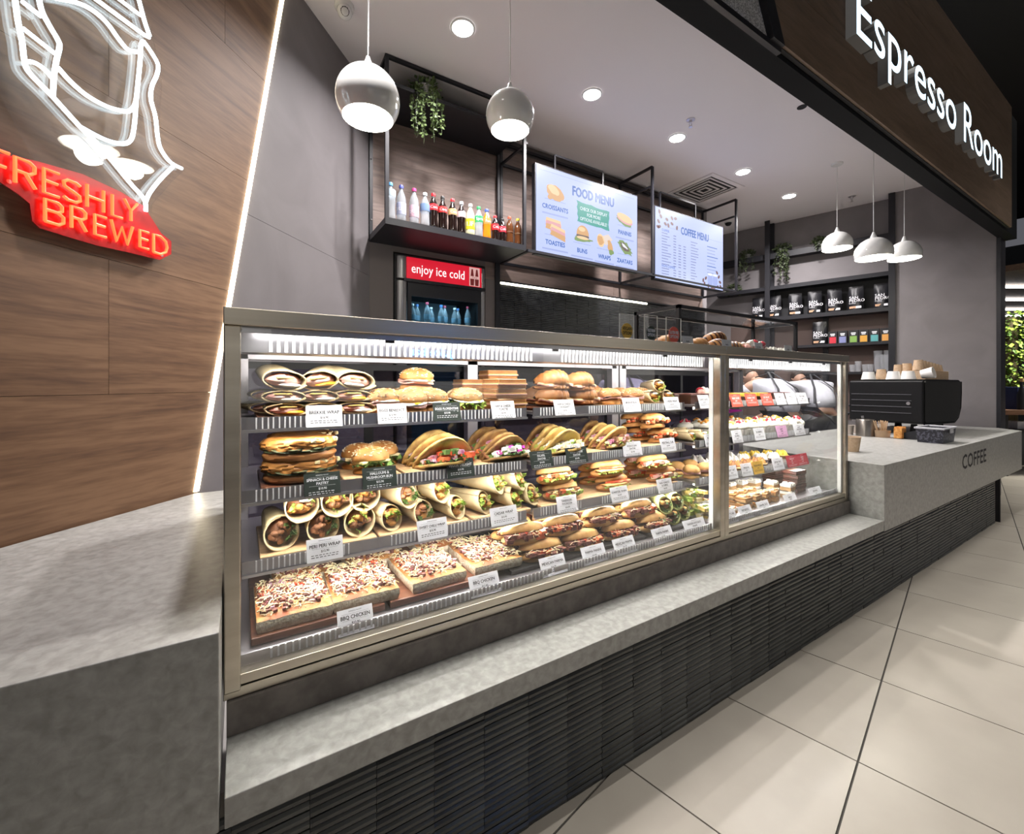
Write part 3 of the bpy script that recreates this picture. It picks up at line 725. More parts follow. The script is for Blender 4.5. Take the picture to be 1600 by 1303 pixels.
BT = [(610, .262, .036, WATR, (.10, .32, .62), (.45, .55, .62), 'sparkling water bottle with sky blue cap and pale label', (.62, .80), None),
      (627, .262, .033, WATR, (.08, .10, .42), (.42, .45, .62), 'slim water bottle with white and navy sport cap', (.2, .52), 'pump'),
      (647, .262, .034, WATR, (.55, .05, .2), (.62, .42, .5), 'slim water bottle with magenta sport cap', (.2, .52), 'pump'),
      (664, .25, .035, WATR, (.75, .75, .78), (.16, .25, .42), 'clear water bottle with white cap and slate blue label', (.45, .66), None),
      (677, .26, .034, COLA, RED, RED, 'cola bottle with red cap and red label, tallest of the colas', (.5, .68), 'Coca'),
      (691.5, .255, .034, COLA, (.02, .02, .02), (.5, .03, .03), 'cola bottle with black cap and dark red label', (.5, .68), 'Coca'),
      (707, .255, .034, COLA, RED, (.5, .32, .15), 'cola bottle with red cap and tan label', (.5, .68), 'Coca'),
      (721, .25, .034, COLA, (.62, .62, .65), (.55, .40, .42), 'cola bottle with silver cap and pinkish label', (.5, .68), 'Coke'),
      (735, .25, .034, LEMN, (.8, .8, .8), (.80, .72, .02), 'lemonade bottle with white cap and bright yellow label', (.2, .52), 'LIFT'),
      (748, .245, .034, WATR, (.03, .30, .10), (.03, .33, .12), 'clear lemonade bottle with green cap and green label', (.48, .68), 'Sprite'),
      (760.5, .24, .034, ORNG, (.05, .10, .45), (.72, .25, .06), 'orange soft drink bottle with blue cap', (.48, .68), 'Fanta'),
      (773.6, .205, .030, COLA, RED, RED, 'short cola bottle with red cap beside the orange drink', (.42, .66), 'Coke'),
      (785, .195, .030, COLA, (.02, .02, .02), (.5, .03, .05), 'short cola bottle with black cap beside the iced teas', (.42, .66), 'Coke'),
      (796, .225, .031, BROWN, (.72, .10, .05), (.14, .06, .03), 'brown iced tea bottle with orange-red cap', (.4, .45), None),
      (809, .225, .031, BROWN, (.75, .62, .08), (.14, .07, .03), 'brown iced tea bottle with yellow cap', (.4, .45), None)]
for u, h, r, lq, cp, lbc, lab, lz, wd in BT:
    p = at(u, 300, Y=YF + .06); bottle((p.x, p.y, zsh), h, r, lq, cp, lbc, 'drink_bottle', lab, None, lz, wd)

# ---- fridge
yf = YB - .03
f = thing('drinks_fridge', 'upright drinks fridge with a red lit enjoy ice cold header', 'fridge', (0, yf, 0))
px = lambda u: at(u, 400, Y=yf).x
x0, x1 = px(620), px(758); SILV = mat('fridge silver', (.30, .29, .30), .35, .6); zh1, zh0 = 2.205, 2.02
DF = .55
MB().box(x0 - .012, x0 + .03, .02, DF, 0.02, 2.225).box(x1 - .03, x1 + .004, .02, DF, .02, 2.225).box(x0 + .03, x1 - .03, .02, DF, 1.96, 2.225).box(x0 + .03, x1 - .03, .02, DF, .02, .2).build('cabinet', BLACKM, f)
for xa, xb in ((x0, px(636)), (px(752), x1)):
    for z0, z1 in ((.1, zh0 - .01), (zh0 + .01, zh1)): MB().tube([((xa + xb) / 2, .012, z0), ((xa + xb) / 2, .012, z1)], (xb - xa) / 2, 16, flat=.6).build('side_column', SILV, f, True)
MB().box(px(636), px(752), -.004, .02, zh0 + .012, zh1).build('header_panel', mat('red lit header', (.3, .01, .02), .3, emit=.9, ecol=(.62, .012, .03)), f)
mb = MB(); T = M(((1, 0, 0, (px(640) + px(728)) / 2), (0, 0, -1, -.0052), (0, 1, 0, 2.085), (0, 0, 0, 1)))
s_ = .105; addtext(mb, 'enjoy ice cold', s_, T, 0, 'C', 2, (px(726) - px(642)) / textwidth('enjoy ice cold', s_), .006)
stuff(mb.build('header_lettering', em('header white', (.95, .95, .95), 1.1), f))
mb = MB(); xq = px(741); TT = M(((1, 0, 0, xq), (0, 0, -1, -.0055), (0, 1, 0, zh0 + .02), (0, 0, 0, 1)))
mb.add([(-.05, 0, 0), (.05, 0, 0), (.05, .16, 0), (-.05, .16, 0)], [(0, 1, 2, 3)], 0, TT)
for dx in (-.022, .022):
    pl = [(-.016, 0), (.016, 0), (.019, .05), (.014, .09), (.007, .14), (-.007, .14), (-.014, .09), (-.019, .05)]; mb.add([(a + dx, b + .005, .0004) for a, b in pl], [tuple(range(8))], 1, TT)
    mb.add([(dx - .018, .062, .0008), (dx + .018, .062, .0008), (dx + .017, .085, .0008), (dx - .017, .085, .0008)], [(0, 1, 2, 3)], 0, TT)
addtext(mb, 'Coca', .022, TT @ M.Translation((0, .068, .0012)), 1, 'C')
mb.build('header_picture', [em('pale pink', (.8, .45, .42), .8), em('cola dark', (.12, .01, .01), 1)], f)
MB().box(px(630), px(757), -.02, .02, zh0 - .012, zh0 + .012).build('door_handle_bar', BLACK, f)
d = MB(); xa, xb = px(637), px(751); d.box(xa, xb, -.004, .016, 1.90, zh0 - .012); d.box(xa, xa + .03, -.004, .016, .2, 1.9); d.box(xb - .03, xb, -.004, .016, .2, 1.9)
dr = d.build('door', BLACK, f); MB().box(xa + .03, xb - .03, .004, .010, .2, 1.90).build('pane', glassmat('fridge glass', (.62, .78, .85), 0, .06), dr)
MB().box(x0 + .03, x1 - .03, DF - .02, DF, .2, 1.96).build('inner_back', mat('fridge inner glow', (.20, .30, .36), .5, emit=.05, ecol=(.5, .75, .9)), f)  # faint glow in the back panel stands in for fridge light
area('fridge_lamp', ((x0 + x1) / 2, yf + .06, 1.94), .45, .03, 2.2, (.75, .9, 1))
# a fridge recess: bottles stand on a wire shelf inside the door
MB().box(x0 + .031, x1 - .031, .05, .45, 1.648, 1.655).build('wire_shelf', STEELW, f)
for i in range(9):
    x = xa + .075 + (xb - xa - .15) * i / 8
    bottle((x, yf + .10 + .07 * (i % 2), 1.656), .20 + .012 * (i % 3), .028, WATR, ((.75, .78, .8), (.1, .25, .6), (.5, .05, .1))[i % 3], (.35, .5, .62), 'water_bottle', 'clear water bottle standing inside the lit drinks fridge', 'bottles in the fridge', (.35, .55))

# ================================================================== RIGHT NICHE: shelves, bags, boxes, plants
def rn(u, v, off=0.0): return onright(u, v, off)
ns = thing('niche_shelving', 'black steel shelving on the right wall holding coffee bags and tea boxes', 'shelving', (0, 0, 0))
def along(p): return (V((p.x, p.y, 0)) - NP).dot(RD)
def npnt(s, off, z): p = NP + RD * s + RNN * off; return (p.x, p.y, z)
DEP = .19
def nshelf(u0, v0, u1, v1, th, dep=DEP, name='shelf_board'):
    # front edge pixels -> board of depth dep
    a = rn(u0, v0, dep); b = rn(u1, v1, dep); z = (a.z + b.z) / 2
    s0, s1 = along(a), along(b)
    c = [npnt(s0, dep, 0), npnt(s1, dep, 0), npnt(s1, .003, 0), npnt(s0, .003, 0)]
    poly = [(q[0], q[1]) for q in c]
    ar = sum(poly[i][0] * poly[(i + 1) % 4][1] - poly[(i + 1) % 4][0] * poly[i][1] for i in range(4))
    MB().prism(poly if ar > 0 else poly[::-1], z - th, z).build(name, BLACK, ns)
    return z, s0, s1
zA, sA0, sA1 = nshelf(1128, 409, 1392, 364, .075, .14)
zB, sB0, sB1 = nshelf(1120, 460, 1392, 421, .05)
zC, sC0, sC1 = nshelf(1172, 494, 1392, 484, .05)
zD, sD0, sD1 = nshelf(1230, 538, 1392, 535, .035)
zE, sE0, sE1 = nshelf(1245, 582, 1392, 580, .03)
for u, off in ((1199, DEP), (1206, .03), (1393.5, DEP + .012), (1290, .02)):
    p = rn(u, 450, off); s = along(p); top = CZ - .005 if u != 1290 else zC
    mb = MB(); q = NP + RD * s + RNN * off
    Tm = M(((RD.x, RNN.x, 0, q.x), (RD.y, RNN.y, 0, q.y), (0, 0, 1, 0), (0, 0, 0, 1)))
    mb.box(-.03, .03, -.012, .012, .75, top, 0, Tm); mb.build('upright', BLACK, ns)
# dark back panel behind the bags, brown one lower down
def backpanel(s0, s1, z0, z1, m, off=.004):
    a, b = npnt(s0, off, 0), npnt(s1, off, 0); mb = MB()
    mb.add([(a[0], a[1], z0), (b[0], b[1], z0), (b[0], b[1], z1), (a[0], a[1], z1)], [(0, 1, 2, 3)]); return mb.build('back_panel', m, ns)
backpanel(sA1 - .03, along(rn(1199, 450, .01)), zC, zB - .05, BLACKM)
backpanel(sC1 - .03, sC0 + .3, zE - .6, zC - .05, mat('niche brown panel', (.13, .09, .08), .6))
NROT = atan2(RD.y, RD.x)
TN = lambda p: M(((-RD.x, -RNN.x, 0, p[0]), (-RD.y, -RNN.y, 0, p[1]), (0, 0, 1, p[2]), (0, 0, 0, 1)))   # local x to the front of the shop, -y out of the wall
BAG = mat('black coffee bag foil', (.014, .014, .017), .3, bump=.6, bscale=14); BAGS = mat('kraft sticker', (.55, .33, .2), .6)
bagm = []
for seed in range(3):
    mb = MB(); nx, nz = 8, 12
    for side in (-1, 1):
        vs = []; fs_ = []
        for j in range(nz + 1):
            for i in range(nx + 1):
                fx, fz = i / nx * 2 - 1, j / nz; th = .043 * (1 - fz ** 1.8) * (1 - abs(fx) ** 3) + .003
                th *= 1 + .25 * NZ.noise(V((fx * 2.5, fz * 4, seed * 5 + side)))
                vs.append((fx * .078 * (1 - .06 * fz), side * th, fz * .295))
        for j in range(nz):
            for i in range(nx):
                q = (j * (nx + 1) + i, j * (nx + 1) + i + 1, (j + 1) * (nx + 1) + i + 1, (j + 1) * (nx + 1) + i); fs_.append(q if side < 0 else q[::-1])
        mb.add(vs, fs_)
    bagm.append(mb.mesh('bag', BAG, True, 80))
tm_ = MB()
for i, s in enumerate(('SAN', 'PEDRO')): addtext(tm_, s, .048, M(((1, 0, 0, -.062), (0, 0, -1, -.046), (0, 1, 0, .135 - i * .037), (0, 0, 0, 1))), 0, 'L', 2, 1.0, .008)
addtext(tm_, 'Coffee', .024, M(((1, 0, 0, -.062), (0, 0, -1, -.046), (0, 1, 0, .076), (0, 0, 0, 1))), 0, 'L')
bagtext = tm_.mesh('bag_print', WHITEC)
stk = MB().box(-.058, .005, -.0465, -.045, .02, .046).box(.005, .058, -.0465, -.045, .02, .046, 1).mesh('sticker', [BAGS, WHITEC])
def coffee_bag(u, shelf, lab, group, k):
    zz_ = {'C': zC, 'D': zD}[shelf]; p = rn(u, 480, .11); q = npnt(along(p), .11, zz_)
    t = thing('coffee_bag', lab, 'coffee bag', q, 0, group); t.rotation_euler = (0, 0, atan2(-RD.y, -RD.x) + RN.uniform(-.1, .1))
    inst('bag', bagm[k % 3], t); inst('bag_print', bagtext, t); inst('sticker', stk, t)
for k, u in enumerate((1185, 1210.7, 1242.5, 1273, 1304, 1337.5, 1378)):
    coffee_bag(u, 'C', 'black foil coffee bag printed SAN PEDRO in the row on the upper niche shelf', 'coffee bags on the upper niche shelf', k)
coffee_bag(1280.5, 'D', 'black foil coffee bag standing next to the small tea boxes', None, 1)
TEA = [('red', (.55, .03, .05)), ('lavender blue', (.20, .22, .42)), ('green', (.20, .36, .08)), ('amber', (.62, .32, .05)), ('teal', (.10, .35, .36)), ('orange', (.66, .32, .08))]
for (nm, c), u in zip(TEA, (1301.6, 1317, 1333.8, 1349.7, 1366.5, 1384)):
    p = rn(u, 520, .11); q = npnt(along(p), .11, zD); t = thing('tea_box', 'small black tea box with a %s label' % nm, 'tea box', q); t.rotation_euler = (0, 0, atan2(-RD.y, -RD.x)); t.scale = (1.3, 1.3, 1.35)
    MB().box(-.036, .036, -.03, .03, 0, .115).build('carton', BLACKM, t, bevel=.002)
    MB().box(-.026, .026, -.0315, -.03, .005, .062).build('paper_label', mat('tea ' + nm, c, .6), t)
    mb = MB(); TT = M(((1, 0, 0, 0), (0, 0, -1, -.0306), (0, 1, 0, .084), (0, 0, 0, 1))); mb.box(-.018, .018, .0, .010, 0, .0004, 0, TT); mb.box(-.014, .014, -.012, -.004, 0, .0004, 0, TT); mb.build('carton_print', WHITEC, t)
TUM = mat('clear tumbler plastic', (.62, .64, .68), .12, alpha=.2, coat=.4)
def tumbler(p, h, r, lab, grp):
    t = MB().lathe([(.001, 0), (r * .8, 0), (r, h), (r * .95, h), (r * .76, .004)], 18).build('clear_cup', TUM, None, True, loc=p); return tag(t, lab, 'cup', grp)
for k, u in enumerate((1332, 1341, 1352, 1360)):
    p = rn(u, 560, .10); q = npnt(along(p), .10, zE); tumbler(q, .09 if k != 1 else .13, .035, 'clear glass tumbler on the lowest niche shelf', 'tumblers on the niche shelf')
for k, u in enumerate((1372, 1381, 1388)):
    p = rn(u, 560, .10); q = npnt(along(p), .10, zE); tumbler(q, .25 if k != 1 else .2, .045, 'tall stack of clear plastic cups at the end of the lowest niche shelf', 'stacks of clear cups on the niche shelf')

# ---- trailing plants
LEAF = mat('trailing leaf green', (.06, .10, .03), .5, 0, (.13, .18, .065), 30); LEAFD = mat('dark leaf green', (.035, .05, .025), .5, 0, (.09, .12, .05), 40)
POTM = mat('pale mottled pot', (.5, .48, .46), .5, 0, (.2, .2, .2), 40)
def plant(loc, pot_r, spread, strands, drop, label, leaf=LEAF, ls=.016, seed=1, crown=140, fwd=V((0, -1, 0))):
    R = random.Random(seed); t = thing('trailing_plant', label, 'plant', loc)
    MB().lathe([(.001, 0), (pot_r * .8, 0), (pot_r, pot_r * 1.1), (pot_r * .9, pot_r * 1.1), (pot_r * .85, pot_r)], 20).build('pot', POTM, t, True)
    lv = MB(); st = MB()
    def leaf_(p, d, s):
        d = d.normalized(); a = d.cross(V((R.uniform(-1, 1), R.uniform(-1, 1), R.uniform(-1, 1)))).normalized(); b = d.cross(a)
        lv.add([p, p + d * s * .5 + a * s * .38, p + d * s + b * s * .15, p + d * s * .5 - a * s * .38], [(0, 1, 2, 3)])
    for i in range(crown):
        d = V((R.gauss(0, 1), R.gauss(0, 1), abs(R.gauss(.3, .8)))).normalized(); p = V((0, 0, pot_r * 1.0)) + V((d.x * spread, d.y * spread, d.z * spread * .75)) * R.uniform(.4, 1)
        leaf_(p, d, ls * R.uniform(.8, 1.4))
    for i in range(strands):
        a = R.uniform(-1.15, 1.15); dr = drop * R.uniform(.35, 1); d = (fwd * cos(a) + V((-fwd.y, fwd.x, 0)) * sin(a)); path = []
        r0 = pot_r + .015 + R.uniform(0, .05)
        for k in range(9):
            f_ = k / 8; path.append(V((0, 0, pot_r * 1.05)) + d * (r0 * min(1, f_ * 3.5)) + V((R.uniform(-.006, .006), R.uniform(-.006, .006), 0)) - V((0, 0, max(0, f_ - .15) * dr)))
        st.tube(path, .0012, 4)
        for k in range(int(dr / .012) + 6):
            f_ = R.random(); q = f_ * 8; i0 = min(7, int(q)); p = path[i0].lerp(path[i0 + 1], q - i0)
            leaf_(p, V((R.uniform(-1, 1), R.uniform(-1, 1), R.uniform(-.8, .3))), ls * R.uniform(.7, 1.2))
    stuff(lv.build('leaves', leaf, t)); stuff(st.build('stems', LEAFD, t))
    return t
p = at(664, 170, Y=YF + .09); plant((p.x, YF + .10, 2.28 + .985), .075, .11, 17, .52, 'trailing green plant spilling over the top of the bottle shelf', LEAF, .026, 4, 130)
for (u, zz_, off, dr, lab, sd, n_) in ((1168, zA, .07, .38, 'small trailing plant on the niche beam next to the coffee menu', 2, 9), (1222, zA, .07, .55, 'bushy trailing plant on the niche beam beside the double upright', 3, 15), (1283, zA, .07, .18, 'round trailing plant on the niche beam behind a pendant', 5, 6), (1147, zB, .10, .16, 'tiny trailing plant low on the shelf behind the coffee menu frame', 6, 6)):
    p = rn(u, 400, off); q = npnt(along(p), off, zz_); plant(q, .05, .095, n_, dr, lab, LEAFD, .030, sd, 130, RNN)

# ================================================================== SIGNS
# raised illuminated letters on the fascia
sg = thing('letter_sign', 'raised illuminated white letters reading Espresso Room on the dark wood fascia', 'sign', (0, FY - .026, 0))
LFACE = mat('lit letter face', (.9, .95, 1), .4, emit=2.6, ecol=(.62, .85, 1)); LSIDE = mat('letter return', (.28, .28, .28), .5); LRIM = mat('letter blue rim', (.1, .3, .7), .4, emit=1.2, ecol=(.12, .38, .95))
DEPTH = .05; yl = FY - .026 - DEPTH
pE = at(1334, 64, Y=yl); pM = at(1567, 268, Y=yl)
xE, zE_ = pE.x, pE.z; zbase = (at(1337, 72, Y=yl).z + pM.z) / 2
res = 6; text_ = 'Espresso Room'; size_ = 1.0
wtot = textwidth(text_, 1.0, res); capH = at(1334, 0, Y=yl).z
size_ = .43; sxx = (pM.x - xE) / (wtot * size_)
x = xE
for ch in text_:
    vs, fs_, adv = glyph(ch, res)
    if vs:
        bmh = bmesh.new(); bv = [bmh.verts.new((v[0] * size_ * sxx, v[1] * size_, 0)) for v in vs]
        for f_ in fs_:
            try: bmh.faces.new([bv[i] for i in f_])
            except ValueError: pass
        bmesh.ops.remove_doubles(bmh, verts=bmh.verts, dist=1e-5); bmh.normal_update()
        if sum(f_.normal.z for f_ in bmh.faces) < 0: bmesh.ops.reverse_faces(bmh, faces=bmh.faces)
        top = [f_ for f_ in bmh.faces]; r_ = bmesh.ops.extrude_face_region(bmh, geom=top)
        for e in r_['geom']:
            if isinstance(e, bmesh.types.BMVert): e.co.z += DEPTH
        bmesh.ops.delete(bmh, geom=[f_ for f_ in top if f_.is_valid], context='FACES')
        for f_ in bmh.faces: f_.material_index = 0 if f_.normal.z > .9 else 1
        bmh.normal_update()
        for f_ in bmh.faces:
            f_.material_index = 0 if f_.normal.z > .9 else 1
        me = bpy.data.meshes.new('letter'); bmh.to_mesh(me); bmh.free(); me.materials.append(LFACE); me.materials.append(LSIDE)
        o = inst('letter', me, sg); o.matrix_local = M(((1, 0, 0, x), (0, 0, -1, 0), (0, 1, 0, zbase), (0, 0, 0, 1)))
    x += adv * size_ * sxx

# neon sign on the oak wall
OFF = .045
nsn = thing('neon_sign', 'white and red neon wall sign of a cup in a hand reading FRESHLY BREWED', 'neon sign', (0, 0, 0)); nsn.matrix_world = TLW
NEW = mat('white neon tube', (1, 1, 1), .4, emit=7, ecol=(.70, .89, 1)); NER = mat('red neon tube', (1, .2, .05), .4, emit=4.5, ecol=(1, .05, .015))
def z1_(pts): return [(x * .2149, y * .2149) for x, y in pts]
def z2_(pts): return [(x * .1875, 180 + y * .1875) for x, y in pts]
def smooth(pts, n=6):
    P = [V((a, b, 0)) for a, b in pts]; out = []
    for i in range(len(P) - 1):
        p0, p1, p2, p3 = P[max(i - 1, 0)], P[i], P[i + 1], P[min(i + 2, len(P) - 1)]
        for k in range(n):
            t_ = k / n; out.append(.5 * ((2 * p1) + (p2 - p0) * t_ + (2 * p0 - 5 * p1 + 4 * p2 - p3) * t_ * t_ + (-p0 + 3 * p1 - 3 * p2 + p3) * t_ ** 3))
    return out + [P[-1]]
def neon(pix, m, r, sm=True, name='white_tube'):
    q = [onleft(a, b, OFF) for a, b in pix]
    pts = smooth(q) if sm else [V((a, b, 0)) for a, b in q]
    MB().tube([(p.x, p.y, OFF) for p in pts], r, 8).build(name, m, nsn, True)
NRW = .0062
neon(z1_([(95, -60), (110, 0), (130, 150), (160, 300), (178, 440), (215, 530), (380, 700), (590, 930), (680, 1015)]) + z2_([(900, 340), (1080, 560), (1200, 700), (1215, 800)]), NEW, NRW)
neon(z1_([(275, -60), (285, 0), (305, 80), (350, 170), (420, 290), (432, 340), (410, 440), (392, 560), (385, 695)]), NEW, NRW)
neon(z1_([(160, 10), (300, 120)]), NEW, NRW * .9, False); neon(z1_([(165, 205), (400, 390)]), NEW, NRW * .9, False)
neon(z1_([(195, 445), (260, 460), (330, 510), (380, 570)]), NEW, NRW * .9)
neon(z1_([(420, 490), (520, 600), (640, 700), (780, 775), (900, 808), (950, 800), (985, 745), (1003, 600), (1018, 450), (1025, 330), (1042, 298)]), NEW, NRW)
neon(z1_([(400, -15), (560, 20), (680, 80), (780, 170), (860, 280), (930, 360), (1005, 378)]), NEW, NRW)
neon(z1_([(650, -40), (1050, 255), (1085, 272)]), NEW, NRW, False); neon(z1_([(820, -40), (1020, 110)]), NEW, NRW * .9, False); neon(z1_([(995, -60), (1010, 0), (1050, 150), (1088, 262)]), NEW, NRW)
neon(z1_([(1042, 298), (1100, 380), (1148, 470), (1140, 545), (1105, 625), (1097, 720), (1130, 850), (1147, 1000), (1172, 1090), (1240, 1180), (1322, 1225)]), NEW, NRW)
neon(z1_([(990, 740), (978, 900), (955, 1010), (900, 1045), (800, 1028), (700, 985), (590, 925)]), NEW, NRW)
neon(z2_([(1440, 430), (1330, 540), (1245, 650), (1215, 720)]), NEW, NRW)
STRK = {'F': [[(0, 0), (0, 1), (1, 1)], [(0, .5), (.8, .5)]], 'R': [[(0, 0), (0, 1), (.7, 1), (.95, .88), (.95, .64), (.7, .5), (0, .5)], [(.5, .5), (1, 0)]],
        'E': [[(1, 1), (0, 1), (0, 0), (1, 0)], [(0, .52), (.9, .52)]], 'S': [[(1, .9), (.75, 1), (.25, 1), (0, .85), (.05, .64), (.5, .52), (.95, .38), (1, .15), (.75, 0), (.25, 0), (0, .1)]],
        'H': [[(0, 0), (0, 1)], [(1, 0), (1, 1)], [(0, .5), (1, .5)]], 'L': [[(0, 1), (0, 0), (1, 0)]], 'Y': [[(0, 1), (.5, .5), (1, 1)], [(.5, .5), (.5, 0)]],
        'B': [[(0, 0), (0, 1), (.7, 1), (.92, .88), (.92, .66), (.7, .54), (0, .54)], [(.7, .54), (1, .4), (1, .14), (.75, 0), (0, 0)]], 'W': [[(0, 1), (.25, 0), (.5, .8), (.75, 0), (1, 1)]], 'D': [[(0, 0), (0, 1), (.5, 1), (.9, .8), (1, .5), (.9, .2), (.5, 0), (0, 0)]]}
for ch, xl_, yt, yb2, xr in [('F', -70, 265, 520, 75), ('R', 125, 345, 560, 295), ('E', 365, 440, 640, 492), ('S', 530, 525, 690, 668), ('H', 725, 575, 760, 862), ('L', 935, 660, 830, 1018), ('Y', 1035, 695, 860, 1145),
                              ('B', 375, 695, 880, 528), ('R', 595, 755, 935, 718), ('E', 790, 825, 990, 884), ('W', 925, 868, 1030, 1110) if False else ('W', 925, 868, 1035, 1105), ('E', 1165, 955, 1095, 1238), ('D', 1280, 990, 1140, 1392)]:
    (u0, v0), (u1, v1), (u2, _) = z2_([(xl_, yt), (xl_, yb2), (xr, yb2)])
    s0, zt_ = onleft(u0, v0, OFF); s0, zb_ = onleft(u1, v1, OFF); s1, _ = onleft(u2, v1, OFF)
    for st_ in STRK[ch]:
        MB().tube([(s0 + (s1 - s0) * a, zb_ + (zt_ - zb_) * b, OFF) for a, b in st_], .0048, 8).build('red_tube', NER, nsn, True)
ac = [(-60, 262), (0, 285), (30, 305), (46, 318), (50, 345), (62, 357), (110, 372), (150, 384), (200, 395), (250, 407), (268, 398), (268, 375), (250, 362), (236, 345), (238, 320), (275, 278), (290, 265), (283, 255), (256, 238), (250, 200), (252, 150), (254, 110), (242, 70), (240, 55), (222, 0), (215, -30), (-60, -30)]
rb = [(-60, 225), (0, 240), (60, 252), (130, 272), (190, 300), (225, 322), (240, 345), (252, 364), (268, 377), (268, 397), (250, 406), (200, 394), (150, 383), (110, 371), (62, 356), (51, 345), (47, 318), (30, 304), (0, 284), (-60, 261)]
rb = [onleft(a, b, .035) for a, b in rb]
MB().prism(rb, .031, .034).build('red_glow_backing', mat('red glow acrylic', (.55, .01, .012), .35, alpha=.72), nsn)  # red put into the backing for the glow of the tubes
q = [onleft(a, b, .03) for a, b in ac]
MB().prism([(a, b) for a, b in q][::-1], .024, .030).build('acrylic_backing', glassmat('acrylic', (.97, .97, .97), .01, .05), nsn)
for a, b in ((8, 284), (248, 399)):
    s_, z_ = onleft(a, b, .02); MB().tube([(s_, z_, 0), (s_, z_, .034)], .006, 8).build('standoff', STEELW, nsn, True)

# lit sign of the shop across the walkway (its mirror image shows in the case glass)
ys = -4.2; yv = 2 * 1.137 - ys
pa, pb = at(640, 548, Y=yv), at(706, 550, Y=yv)
t = thing('shop_sign', 'blue lit Juice Bar sign on the shop across the walkway', 'sign', ((pa.x + pb.x) / 2, ys, at(672, 556, Y=yv).z))
mb = MB(); TT = M(((-1, 0, 0, 0), (0, 0, 1, 0), (0, 1, 0, 0), (0, 0, 0, 1))); sz = (pb.x - pa.x) / textwidth('Juice Bar', 1); addtext(mb, 'Juice Bar', sz, TT, 0, 'C', 2, 1, .02)
mb.build('lettering', mat('blue lit lettering', (.1, .3, .8), .4, emit=34, ecol=(.10, .35, 1)), t)
mb = MB(); mb.box(-2.2, 2.2, -.10, -.03, -.4, .9); mb.build('sign_board', BLACKM, t)
struct(MB().box(-4, 13, -4.6, -4.5, 0, 5.2).build('wall_opposite', mat('opposite shopfront', (.12, .11, .10), .6)))
# ================================================================== FOOD
BRED = mat('golden crust', (.34, .12, .025), .5, 0, (.64, .34, .11), 20, (.28, .66), 9, bump=.35, bscale=90)
BREP = mat('pale crust', (.40, .17, .04), .55, 0, (.72, .45, .17), 17, (.27, .62), 9, bump=.3, bscale=90)
BREB = mat('brown crust', (.27, .10, .03), .45, 0, (.47, .21, .065), 24, (.3, .7), 6, bump=.2, bscale=70)
CRUMB = mat('bread crumb', (.88, .79, .62), .8, 0, (.66, .52, .34), 110, (.42, .68), 4, bump=.9, bscale=130)
TOASTC = mat('white bread face', (.88, .82, .68), .8, 0, (.80, .70, .52), 60, bump=.2, bscale=160)
TORM = mat('tortilla', (.72, .57, .33), .65, 0, (.60, .42, .20), 26, (.5, .78), 7, bump=.12, bscale=60)
TORG = mat('spinach tortilla', (.52, .54, .20), .65, 0, (.38, .40, .12), 30, (.45, .75), 7, bump=.12, bscale=60)
FLAT = mat('flatbread', (.62, .41, .13), .65, 0, (.22, .10, .025), 24, (.45, .70), 9, bump=.5, bscale=60)
FLATD = mat('toasted flatbread', (.36, .20, .06), .65, 0, (.11, .05, .018), 24, (.42, .68), 9, bump=.5, bscale=60)
HAMM = mat('ham', (.74, .36, .30), .4, 0, (.82, .52, .44), 20); BACON = mat('bacon', (.52, .16, .10), .4, 0, (.75, .42, .30), 30)
CHEE = mat('yellow cheese', (.86, .66, .22), .45, 0, (.80, .55, .14), 12); CHEW = mat('white cheese', (.86, .77, .52), .5, 0, (.80, .64, .33), 40)
EGGW = mat('egg white', (.92, .90, .84), .35); EGGY = mat('egg yolk', (.88, .45, .02), .3)
LETT = mat('lettuce', (.22, .38, .05), .5, 0, (.50, .62, .14), 30); DKGR = mat('dark salad leaf', (.05, .12, .03), .5, 0, (.14, .24, .06), 30)
TOMA = mat('tomato', (.66, .07, .03), .3, 0, (.80, .20, .08), 30); ONIO = mat('red onion', (.42, .10, .22), .4, 0, (.80, .62, .66), 60)
CHKN = mat('golden chicken', (.62, .26, .06), .5, 0, (.78, .45, .15), 40, bump=.3, bscale=80); CHKB = mat('roast brown meat', (.18, .07, .035), .5, 0, (.34, .15, .07), 50, bump=.3, bscale=80)
SEED = mat('sesame seed', (.85, .74, .50), .6); POPP = mat('poppy seed', (.03, .03, .04), .6); SPIN = mat('spinach filling', (.025, .035, .012), .6, 0, (.10, .11, .04), 60, bump=.4, bscale=100)
PINK = mat('pink flower petal', (.75, .05, .45), .5); BBQ = mat('bbq sauce meat', (.11, .04, .035), .35, 0, (.24, .09, .07), 50); CARR = mat('carrot shred', (.80, .33, .04), .5)
SALM = mat('salami', (.62, .12, .10), .4, 0, (.85, .55, .48), 40)
CREAM = mat('whipped cream', (.90, .86, .76), .5); LEMC = mat('lemon meringue yellow', (.92, .62, .08), .45); CHOC = mat('chocolate', (.055, .022, .014), .35, 0, (.10, .04, .025), 20); BISC = mat('biscuit base', (.55, .34, .16), .7, 0, (.42, .24, .1), 40, bump=.4, bscale=100)
CUPP = mat('paper cup case', (.80, .76, .70), .6); STRW = mat('berry', (.55, .04, .06), .3); CLING = glassmat('cling film', (.93, .94, .93), .12, .14)

